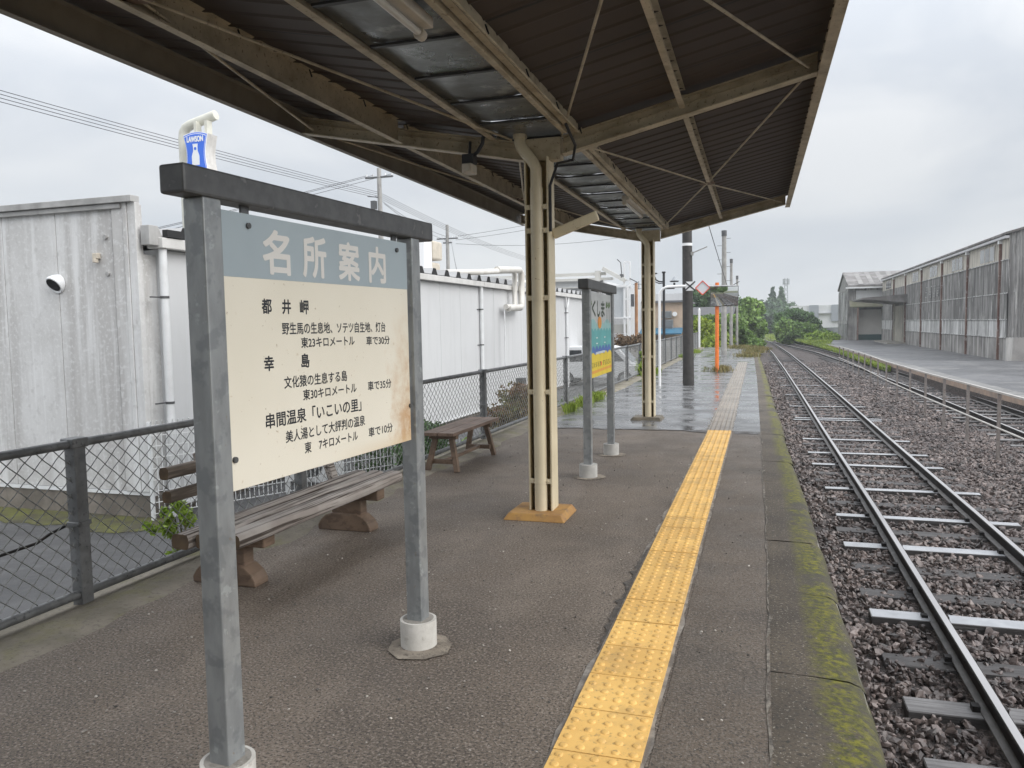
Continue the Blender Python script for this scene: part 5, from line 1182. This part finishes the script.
# dark old houses behind the hedge
ho = thing('old_house', 'old brown house with dark tiled roof behind the bright green hedge', 'house', (-3.7, 66, -.9))
MB().box((-6.2, 66, -.9), (-2.9, 72, 1.95)).build('wall', mat('brown_house_wall', (.2, .16, .14), (.14, .115, .1), scale=2, rough=.8), ho)
q = MB(); q.prism([(65.3, 1.9), (69, 2.6), (72.7, 1.9), (72.7, 2.0), (69, 2.72), (65.3, 2.02)], 'x', -6.6, -2.6); q.build('roof', mat('dark_tiles', (.07, .068, .07), (.05, .048, .05), scale=3, rough=.6), ho)
for x in (-5.5, -4.4, -3.35): f_ = MB().box((x - .4, 65.93, .3), (x + .4, 65.99, 1.6)).build('window', board, ho); MB().box((x - .32, 65.91, .38), (x + .32, 65.93, 1.52)).build('pane', glass, f_)
t = thing('white_post', 'slim white post standing between the tarred pole and the hedge', 'post', (-3.6, 50, -.9)); MB().tube([(-4.05, 50, -.9), (-4.05, 50, 2.2)], .07, 8).tube([(-4.05, 50, 2.2), (-4.05, 50, 2.32)], [.07, .03], 8).build('shaft', whitem, t)

# ================================================================= RIGHT WAREHOUSES
def corrugated(mb, x, y0, y1, z0, z1, pitch=.13, amp=.016, off=0.0, mi=0):
    ys = np.arange(y0, y1 + pitch / 8, pitch / 4); vs = []
    for z in (z0, z1):
        for i, yv in enumerate(ys): vs.append((x - off - amp * math.sin(i * math.pi / 2), yv, z))
    n = len(ys); mb.add(vs, [(i, i + 1, n + i + 1, n + i) for i in range(n - 1)], mi, True); return mb
def corr_x(mb, y, x0, x1, zf0, zf1, pitch=.13, amp=.016, mi=0):
    xs = np.arange(x0, x1 + pitch / 8, pitch / 4); n = len(xs)
    vs = [(xv, y - amp * math.sin(i * math.pi / 2), zf0) for i, xv in enumerate(xs)] + [(xv, y - amp * math.sin(i * math.pi / 2), zf1(xv) if callable(zf1) else zf1) for i, xv in enumerate(xs)]
    mb.add(vs, [(i, i + 1, n + i + 1, n + i) for i in range(n - 1)], mi, True); return mb
wh = thing('long_warehouse', 'long weathered grey corrugated warehouse with rusty downpipes along the goods yard', 'warehouse', (15, 55, -.5))
WY0, WY1, WX0, WX1 = 39.6, 79.6, 10.0, 26.0
MB().box((WX0 + .05, WY0 + .05, -.7), (WX1, WY1, 4.95)).build('core_wall', slatebase, wh)
MB().box((WX0 - .03, WY0 - .03, -.7), (WX0 + .06, 66.0, .53)).box((WX0 + .06, WY0 - .03, -.7), (WX1, WY0 + .06, .53)).box((WX0 - .03, 72.2, -.7), (WX0 + .06, WY1, .53)).build('base_wall', slatebase, wh)
m1 = MB(); corrugated(m1, WX0, WY0, 66.2, .53, 1.33, off=.02); corrugated(m1, WX0, 72.2, WY1, .53, 1.33, off=.02); m1.build('lower_sheets', slatepale, wh, recalc=False)
m1 = MB(); corrugated(m1, WX0, WY0, 66.2, 1.31, 2.50, off=.04); corrugated(m1, WX0, 72.2, WY1, 1.31, 2.50, off=.04); corrugated(m1, WX0, WY0, WY1, 2.47, 3.95, off=.02)
corr_x(m1, WY0 - .02, WX0, WX1, .50, 2.50); corr_x(m1, WY0 - .005, WX0, WX1, 2.45, lambda x: 5.05 + (x - WX0) * .28)
m1.build('middle_sheets', slate, wh, recalc=False)
MB().box((WX0 - .02, WY0, 3.95), (WX0 + .05, WY1, 4.85)).build('upper_boards', board, wh)
q = MB(); vs = [(WX0 - .18, WY0 - .15, 5.02), (WX0 + 8, WY0 - .15, 7.3), (WX0 + 8, WY1, 7.3), (WX0 - .18, WY1, 5.02), (WX0 - .18, WY0 - .15, 5.12), (WX0 + 8, WY0 - .15, 7.42), (WX0 + 8, WY1, 7.42), (WX0 - .18, WY1, 5.12)]
q.add(vs, [(0, 3, 2, 1), (4, 5, 6, 7), (0, 1, 5, 4), (2, 3, 7, 6), (3, 0, 4, 7)]); q.build('roof', roofslate, wh)
MB().box((WX0 - .20, WY0 - .1, 4.86), (WX0 - .04, WY1, 4.97)).build('gutter', mat('pale_gutter', (.5, .5, .51), (.42, .42, .43), scale=2, rough=.5), wh)
PY = [40.75, 46.85, 53.25, 59.9, 66.45, 72.3]
for y in PY:
    MB().box((WX0 - .12, y - .065, -.6), (WX0 - .02, y + .065, 4.75)).build('downpipe', rustpipe, wh); MB().box((WX0 - .17, y - .1, 4.70), (WX0 - .02, y + .1, 4.86)).build('rainwater_head', whitepipe, wh)
for a, b_ in ((41.8, 44.45), (48.1, 50.7), (54.8, 57.2), (61.2, 63.6), (74, 77)):
    f_ = MB().box((WX0 - .045, a, 3.98), (WX0 - .02, b_, 4.74)).build('window', board, wh)
    n_ = 3
    for i in range(n_): s = (b_ - a) / n_; MB().box((WX0 - .052, a + i * s + .06, 4.05), (WX0 - .046, a + (i + 1) * s - .06, 4.70)).build('pane', glass if i != 1 else mat('dark_glass', (.1, .105, .11), rough=.2), f_)
hr = MB()
for z in (.52, 1.32, 2.48, 3.95): hr.box((WX0 - .065, WY0, z - .02), (WX0 - .03, 66.2, z + .02))
hr.build('rail_strip', slatepale, wh)
r4 = random.Random(2); fp = MB()
for k in range(4):                                           # worn white painted characters, unreadable
    y = 57.9 - k * 1.25
    for q_ in range(5):
        a = y + r4.uniform(-.4, .1); fp.box((WX0 - .062, a, 2.78 + q_ * .16), (WX0 - .059, a + r4.uniform(.2, .55), 2.83 + q_ * .16))
    for q_ in range(2): a = y + r4.uniform(-.3, .25); fp.box((WX0 - .062, a, 2.72), (WX0 - .059, a + .07, 3.5))
fp.build('faded_lettering', mat('faded_white', (.42, .42, .415), (.28, .28, .275), scale=6, rough=.8), wh)
# loading bay with its own small roof
q = MB(); q.prism([(65.7, 2.62), (65.7, 3.28), (65.72, 3.28)], 'x', WX0 - .01, WX0); q = MB(); q.prism([(WX0, 3.28), (WX0 - 3.1, 3.08), (WX0 - 3.1, 2.97), (WX0, 2.64)], 'y', 65.7, 73.5); q.build('loading_canopy', roofslate, wh)
MB().box((WX0 - .02, 68.2, -.55), (WX0 + .04, 72.1, 2.9)).build('loading_door', board, wh); MB().box((WX0 - .08, 66.9, -.6), (WX0 + .02, 67.3, 2.9)).build('door_jamb', board, wh); MB().box((WX0 - .08, 71.8, -.6), (WX0 + .02, 72.2, 2.9)).build('door_jamb', board, wh); MB().box((WX0 - 1.3, 66.2, -.7), (WX0, 74, -.38)).build('loading_step', concrete, wh)
fw = thing('far_warehouse', 'smaller gabled warehouse with open loading bay at the end of the yard', 'warehouse', (10, 86, -.5))
FX0, FY0, FY1 = 7.15, 80.0, 90.5
MB().box((FX0, FY0 + .05, -.7), (7.95, FY1, 4.35)).box((10.4, FY0 + .05, -.7), (26, FY1, 4.35)).box((7.95, FY0 + 3.5, -.7), (10.4, FY1, 4.35)).box((7.95, FY0 + .05, 3.1), (10.4, FY0 + 3.5, 4.35)).build('wall', slatebase, fw)
q = MB(); gy = (FY0 + FY1) / 2; q.prism([(FY0 + .05, 4.35), (FY1, 4.35), (gy, 5.85)], 'x', FX0 + .01, FX0 + .3); q.build('gable', slate, fw)
m1 = MB(); corrugated(m1, FX0, FY0, FY1, 1.0, 4.3, pitch=.2, off=.015); m1.build('gable_sheets', slate, fw, recalc=False)
q = MB()
for k in range(6): y = FY0 + .6 + k * 1.7; q.box((FX0 - .12, y, .9 if k % 1 else -.2), (FX0 - .04, y + .5, 4.1))
q.build('gable_louvres', slatepale, fw); MB().box((FX0 - .09, FY0, 1.0), (FX0 - .03, FY1, 1.35)).build('gable_band', slatebase, fw)
q = MB(); vs = [(FX0 - .1, FY0 - .5, 4.42), (26, FY0 - .5, 4.42), (26, gy, 5.95), (FX0 - .1, gy, 5.95), (FX0 - .1, FY0 - .5, 4.62), (26, FY0 - .5, 4.62), (26, gy, 6.13), (FX0 - .1, gy, 6.13)]
q.add(vs, [(0, 3, 2, 1), (4, 5, 6, 7), (0, 1, 5, 4), (1, 2, 6, 5), (3, 0, 4, 7)])
vs = [(x, 2 * gy - y, z - .002) for x, y, z in vs]; q.add(vs, [(0, 1, 2, 3), (7, 6, 5, 4), (0, 4, 5, 1), (1, 5, 6, 2), (3, 0, 4, 7)]); q.build('roof', roofslate, fw)
q = MB()
for k in range(7): x = 8.0 + k * .95; q.add([(x, FY0 - .35, 4.70), (x + .4, FY0 - .35, 4.70), (x + .42, gy - .3, 6.06), (x, gy - .3, 6.06)], [(0, 1, 2, 3)])
q.build('pale_roof_sheets', mat('pale_slate', (.27, .26, .25), (.2, .192, .185), scale=1.5, rough=.7), fw)
MB().box((FX0 - .3, FY0 - .62, 4.30), (26, FY0 - .5, 4.43)).build('gutter', whitepipe, fw)
MB().box((7.8, FY0 - .02, 3.25), (10.6, FY0 + .045, 4.12)).build('upper_panel', whitewall, fw)
q = MB(); vs = [(7.2, FY0 - .9, 2.55), (10.6, FY0 - .9, 2.55), (10.6, FY0, 3.1), (7.2, FY0, 3.1), (7.2, FY0 - .9, 2.63), (10.6, FY0 - .9, 2.63), (10.6, FY0, 3.2), (7.2, FY0, 3.2)]
q.add(vs, [(0, 3, 2, 1), (4, 5, 6, 7), (0, 1, 5, 4), (1, 2, 6, 5), (2, 3, 7, 6), (3, 0, 4, 7)]); q.build('loading_canopy', mat('mossy_roof', (.17, .16, .12), (.12, .12, .07), scale=2, rough=.8), fw)
MB().box((7.95, FY0 + .9, .0), (10.4, FY0 + 1.0, 2.35)).build('shutter', mat('shutter_grey', (.66, .63, .59), (.6, .57, .53), scale=1, rough=.6), fw); MB().box((7.95, FY0 + .7, -.6), (10.4, FY0 + .9, .02)).build('dock', tealm, fw)
for x in (7.9, 10.2): MB().box((x - .07, FY0 - .85, -.6), (x + .07, FY0 - .7, 2.58)).build('canopy_post', rustpipe, fw)

# ================================================================= FAR DISTANCE
mo = thing('modern_building', 'low modern white and grey building beyond the green bush', 'building', (9, 140, -1))
MB().box((3.8, 141, .2), (14, 160, 3.9)).build('wall', whitewall, mo)
for x0, x1 in ((6.55, 8.0), (10.0, 12.5)): MB().box((x0, 140.7, 1.2), (x1, 141.0, 3.95)).build('grey_block', mat('grey_block', (.28, .3, .33), rough=.6), mo)
MB().box((3.8, 140.8, -.9), (14, 140.95, .15)).build('glazing', glass, mo); MB().box((3.8, 140.5, 2.55), (6.5, 140.99, 2.7)).box((8.05, 140.5, 2.5), (9.95, 140.99, 2.62)).build('ledge', mat('ledge_grey', (.35, .36, .37), rough=.6), mo)
ct = thing('lattice_mast', 'thin grey lattice mast on the skyline behind the dark trees', 'mast', (4.45, 220, 0))
q = MB(); T0 = 12.5
for sx_, sy_ in ((-1, -1), (1, -1), (1, 1), (-1, 1)): q.bar((4.45 + sx_ * .65, 220 + sy_ * .65, 0), (4.45 + sx_ * .32, 220 + sy_ * .32, T0), .12, .12, up=(0, 1, 0))
for k in range(10):
    z = 1.2 * k + .6; w_ = .65 - .33 * z / T0
    for s in (-1, 1): q.bar((4.45 - w_ * s, 220 - w_, z), (4.45 + w_ * s, 220 - w_, z + 1.2), .08, .08, up=(0, 1, 0)); q.bar((4.45 - w_ * s, 220 + w_, z), (4.45 + w_ * s, 220 + w_, z + 1.2), .08, .08, up=(0, 1, 0))
q.build('lattice', galv, ct)
q = MB()
for k in range(6): a = k * math.pi / 3; q.box((4.45 + .7 * math.cos(a) - .12, 220 + .7 * math.sin(a) - .12, 10.9), (4.45 + .7 * math.cos(a) + .12, 220 + .7 * math.sin(a) + .12, 12.4))
q.tube([(4.45, 220, 11.2), (4.45, 220, 11.35)], .75, 12).build('antenna_ring', galv, ct)

# ================================================================= VEGETATION
shrub('leafy_shrub', 'small bright green shrub pushing through the fence left of the log bench', 'shrub', (-3.70, 4.15, -.1), [(-3.69, 4.16, .15, .10, .12, .15), (-3.64, 4.10, .27, .09, .09, .1), (-3.72, 4.2, .03, .10, .11, .12), (-3.77, 4.02, .20, .08, .07, .06)], 620, .032, leaf_bright, mat('green_stem', (.16, .15, .06), rough=.7),
      trunks=[([(-3.69 + .015 * i, 4.18, -.9), (-3.70 + .02 * i, 4.17, -.1), (-3.74 + .04 * i, 4.14, .22)], .006) for i in range(4)])
for i, (x, y, h, m, lb) in enumerate(((-4.22, 13.0, .85, leaf_red, 'reddish green hedge bush behind the fence left of the cream column'), (-4.25, 13.7, 1.15, leaf_red, 'taller reddish bush behind the fence, half hidden by the cream column'))):
    shrub('hedge_bush', lb, 'bush', (x, y, -.9), [(x, y, -.9 + h * .55, .55, .6, h * .52), (x + .1, y - .3, -.9 + h * .8, .35, .4, h * .38), (x - .2, y + .4, -.9 + h * .75, .4, .4, h * .4)], 5200, .042, m, bark, trunks=[([(x, y, -.9), (x, y, -.4)], .02)])
for i, (x, y, h, m, lb) in enumerate(((-4.3, 9.7, .55, leaf_mid, 'low green weeds behind the plank bench'), (-4.25, 11.4, .62, leaf_mid, 'green weeds at the foot of the reddish hedge bush'), (-4.2, 14.2, .6, leaf_bright, 'bright low weeds along the fence right of the column'),
                                      (-4.2, 15.6, .62, leaf_mid, 'green weeds under the mural sign panel'), (-4.15, 17.2, .7, leaf_dark, 'dark weeds behind the right post of the mural sign'), (-5.3, 11.2, .85, leaf_dark, 'dark shrub behind the white wire grid'), (-6.2, 11.6, .9, leaf_dark, 'dark shrub beside the outdoor unit'))):
    shrub('weed_clump', lb, 'plant', (x, y, -.9), [(x, y, -.9 + h * .45, .5, .62, h * .5), (x + .15, y + .3, -.9 + h * .5, .35, .4, h * .5)], 2600, .045, m, bark, group='weeds behind the fence', trunks=[([(x, y, -.9), (x, y, -.6)], .01)])

def blades(name, pts, h, wdt, m, kind='stuff', parent=None):
    c = np.asarray(pts); n = len(c); a = rng.uniform(0, 2 * math.pi, n); hh = h * rng.uniform(.5, 1.3, n); ln = rng.uniform(.2, .6, n) * hh
    dx, dy = np.cos(a), np.sin(a); wv = wdt * rng.uniform(.7, 1.3, n)
    p0 = c + np.stack([-dy * wv, dx * wv, 0 * a], 1); p1 = c + np.stack([dy * wv, -dx * wv, 0 * a], 1)
    p2 = c + np.stack([dx * ln * .4 + dy * wv * .5, dy * ln * .4 - dx * wv * .5, hh * .7], 1); p3 = c + np.stack([dx * ln, dy * ln, hh], 1)
    v = np.stack([p0, p1, p2, p3], 1).reshape(-1, 3); f = np.arange(4 * n).reshape(n, 4)
    return np_mesh(name, v, f, m, parent, kind=kind)
# grass: verge between the second track and the yard, rough ground past the platform, tufts
P = []
n = 24000; y = 84 - 46 * rng.uniform(0, 1, n) ** 1.35; x0 = np.interp(y, [32, 40, 60, 72, 84], [5.1, 4.95, 4.35, 3.5, 2.4]); x1 = np.interp(y, [32, 40, 60, 70, 84], [5.32, 5.1, 4.75, 4.9, 6.2]); P.append(np.stack([x0 + rng.uniform(0, 1, n) * (x1 - x0), y, np.interp(y, [32, 60, 84], [-.9, -.8, -.55])], 1))
n = 16000; y = rng.uniform(84, 150, n); P.append(np.stack([np.interp(y, [84, 150], [1.5, -2]) + rng.uniform(0, 1, n) * np.interp(y, [84, 150], [9, 18]), y, np.full(n, -.9)], 1))
n = 15000; y = rng.uniform(46.5, 140, n); P.append(np.stack([np.interp(y, [46, 80, 140], [-.4, -2.2, -6]) - rng.uniform(0, 1, n) * 5.5, y, np.full(n, -1.0)], 1))
n = 9000; y = rng.uniform(95, 150, n); P.append(np.stack([np.interp(y, [95, 150], [-2.2, -6]) + rng.normal(size=n) * 1.6, y, np.full(n, -.95)], 1))
blades('grass', np.concatenate(P), .22, .03, grassm)
P = []
for cx, cy, r_, k in ((-3.1, 13.6, .3, 420), (-3.08, 14.6, .3, 330), (-3.1, 12.6, .25, 200), (-3.05, 22.5, .35, 600), (-3.1, 21.2, .25, 300), (-3.2, 33, .6, 600), (-3.3, 38, .8, 700)):
    q = rng.normal(size=(k, 2)) * r_ * .45; P.append(np.stack([cx + q[:, 0] * .4, cy + q[:, 1] * 1.4, np.zeros(k)], 1))
blades('fence_foot_grass', np.concatenate(P), .14, .006, grassm)
P = []
for cx, cy, r_, k in ((-.75, 33.5, .6, 450), (-.6, 37.5, .6, 600), (-.5, 41.5, .8, 700), (-1.4, 44.5, 1.0, 700), (-1.3, 23.6, .5, 250)):
    q = rng.normal(size=(k, 2)) * r_ * .45; P.append(np.stack([cx + q[:, 0] * .8, cy + q[:, 1] * 1.6, np.zeros(k)], 1))
blades('dry_weeds', np.concatenate(P), .16, .012, grassdry)
shrub('tall_weed', 'tall green weed growing at the fence left of the far column', 'plant', (-3.3, 21.6, 0), [(-3.3, 21.6, .35, .16, .2, .35), (-3.25, 21.5, .15, .22, .25, .18)], 700, .055, leaf_bright, bark, trunks=[([(-3.3, 21.6, 0), (-3.3, 21.6, .5)], .012)])

def tree(label, x, y, z0, lobes, n, leaf, m, name='tree', cat='tree', group='trees at the far end of the line', tr=.18):
    t = thing(name, label, cat, (x, y, z0), group)
    v, f = leaves(blob_points(lobes, n, .6), leaf); np_mesh('crown', v, f, m, t)
    top = max(l[2] for l in lobes); mb = MB(); mb.tube([(x, y, z0), (x + .1, y, z0 + (top - z0) * .5), (x, y, top)], [tr, tr * .7, tr * .25], 8)
    for l in lobes[:5]: mb.tube([(x + .05, y, z0 + (l[2] - z0) * .55), (l[0], l[1], l[2])], [tr * .45, tr * .15], 6)
    mb.build('trunk', bark, t); return t
G2 = 'bushes beyond the platform end'
def bush(label, x, y, z0, lobes, n, leaf, m): return tree(label, x, y, z0, lobes, n, leaf, m, 'bush', 'bush', G2, .06)
bush('bright yellow green bush at the end of the fence right of the tarred pole', -4.0, 53, -1, [(-4.2, 53, .6, 1.0, 1.3, .95), (-3.2, 53.5, .35, .9, 1.2, .8), (-5.0, 54, .5, .9, 1.0, .8), (-3.7, 52, -.1, 1.2, 1.2, .7)], 9000, .14, leaf_yellow)
bush('mid green bush behind the yellow green bush and the orange post', -2.9, 57, -1, [(-3.2, 57, 1.3, 1.2, 1.2, .7), (-2.2, 57, .9, .8, 1.2, 1.0), (-4.6, 58, 1.3, 1.2, 1.2, .6)], 8000, .15, leaf_mid)
bush('low green bush at the foot of the grey concrete poles', -1.75, 58, -1, [(-1.5, 58, .0, .7, 1.2, .75), (-.9, 60, -.35, .7, 1.2, .5)], 5000, .14, leaf_mid)
bush('front rounded leafy bush on the right beyond the curve of the track', 2.3, 84, -1, [(1.6, 84, .4, .9, 1.3, 1.1), (2.6, 83.5, .2, 1.3, 1.3, 1.1), (3.6, 84, .1, 1.5, 1.5, 1.0), (5.0, 85, -.2, 1.3, 1.3, .75)], 17000, .17, leaf_mid)
bush('taller darker bush behind the front rounded bush', 2.5, 89, -1, [(1.5, 88, 1.45, .9, 1.4, .7), (2.6, 89, 1.95, 1.2, 1.5, .7), (3.6, 89, 1.6, 1.1, 1.5, .7), (1.4, 87, .5, .9, 1.2, 1.0), (4.3, 90, .9, 1.1, 1.4, .8)], 14000, .17, leaf_dark)
bush('pale trailing bush at the right foot of the green mound', 5.2, 82, -1, [(4.8, 82, -.35, 1.4, 1.2, .6), (5.9, 83, -.4, 1.0, 1.2, .5)], 5000, .15, leaf_bright)
tree('broad green tree just right of the farthest concrete pole', -.9, 74, -1, [(-1.7, 74, 2.0, .9, 1.3, 1.1), (-1.1, 75, 2.5, .8, 1.2, .75), (-2.4, 75, 1.4, .9, 1.2, 1.3), (-.7, 73.5, .8, .6, 1.1, .9), (-1.7, 74, 3.0, .6, .9, .5)], 13000, .2, leaf_mid)
tree('dark tree behind the mirror and the old brown house', -4.6, 78, -1, [(-5.6, 78, 3.6, 1.6, 1.5, 1.2), (-4.2, 78, 3.3, 1.3, 1.5, 1.4), (-6.8, 79, 3.2, 1.3, 1.5, 1.3), (-3.0, 79, 2.4, 1.2, 1.4, 1.2)], 11000, .22, leaf_dark)
HL = ['leftmost low tree of the far wood behind the broad green tree', 'rounded tree of the far wood left of the conifers', 'wide pale tree in the middle of the far wood', 'left one of the two tall pointed conifers on the skyline', 'right one of the two tall pointed conifers on the skyline', 'dark rounded tree right of the pointed conifers', 'low tree at the right end of the far wood', 'low front tree filling the foot of the far wood', 'small front tree left at the foot of the far wood', 'far tree showing between the front tree and the conifers']
HT = [(-5.0, 165, 4.6, 2.2, 0), (-2.0, 175, 5.8, 2.6, 0), (1.0, 180, 5.6, 3.0, 0), (1.0, 190, 9.0, 1.5, 1), (2.8, 190, 9.2, 1.5, 1), (4.6, 190, 5.4, 2.2, 0), (7.2, 185, 3.6, 1.8, 0), (-.6, 150, 3.8, 2.4, 0), (-4.2, 140, 4.4, 1.9, 0), (3.2, 170, 4.2, 2.4, 0)]
for lb, (x, y, top, r_, con) in zip(HL, HT):
    if con: lob = [(x, y, top - .6 - k * 1.15, .28 + .3 * k, .28 + .3 * k, .85) for k in range(6)]
    else: lob = [(x, y, top - r_ * .55, r_, r_, r_ * .55), (x - r_ * .6, y, top - r_ * .9, r_ * .75, r_ * .8, r_ * .6), (x + r_ * .6, y, top - r_ * .95, r_ * .75, r_ * .8, r_ * .6), (x, y - 1, top - r_ * 1.4, r_ * 1.1, r_, r_ * .8), (x, y - 1, (top - r_ * 1.6) * .4, r_ * 1.1, r_, max((top - r_) * .55, .6))]
    tree(lb, x, y, -1.1, lob, 7000, .42, leaf_hill, 'tree', 'tree', 'trees of the far wood')
# wood behind the camera, seen only in the track mirror and as daylight blocked low down
tree('broad tree standing behind the photographer beside the line', 9.5, -30, -1, [(9, -30, 3, 4, 4, 3), (12, -31, 4, 3, 3, 3), (6.5, -29, 2, 2.5, 3, 2)], 6000, .4, leaf_mid, group='trees behind the photographer')
tree('second broad tree farther back behind the photographer', 3, -44, -1, [(3, -44, 3, 5, 4, 3.4), (-1, -45, 3, 3, 3, 3)], 6000, .45, leaf_mid, group='trees behind the photographer')
# far low green rise closing the view
hl = MB(); vs = []; n_ = 60
for i in range(n_ + 1):
    x = -260 + 520 * i / n_
    for yy_, zz_ in ((235, -1.2), (262, 1.6 + .8 * math.sin(i * .7) + .5 * math.sin(i * 1.9)), (300, -1.2)): vs.append((x, yy_, zz_))
hl.add(vs, [(3 * i + j, 3 * i + j + 1, 3 * i + 4 + j, 3 * i + 3 + j) for i in range(n_) for j in range(2)], 0, True); hl.build('hills', mat('hill_green', (.045, .07, .035), (.03, .05, .03), scale=.15, rough=.9), kind='structure')

# ================================================================= HAZE
HAZE = 0.0011
if HAZE:
    hz = MB().box((-330, -130, -2.2), (330, 330, 16)); hm = bpy.data.materials.new('haze_air'); hm.use_nodes = True
    N = hm.node_tree.nodes; N.remove(N['Principled BSDF']); pv = N.new('ShaderNodeVolumePrincipled')
    pv.inputs['Color'].default_value = (.86, .9, .94, 1); pv.inputs['Density'].default_value = HAZE; pv.inputs['Anisotropy'].default_value = 0.0
    hm.node_tree.links.new(pv.outputs[0], N['Material Output'].inputs['Volume']); hz.build('haze', hm, kind='stuff')
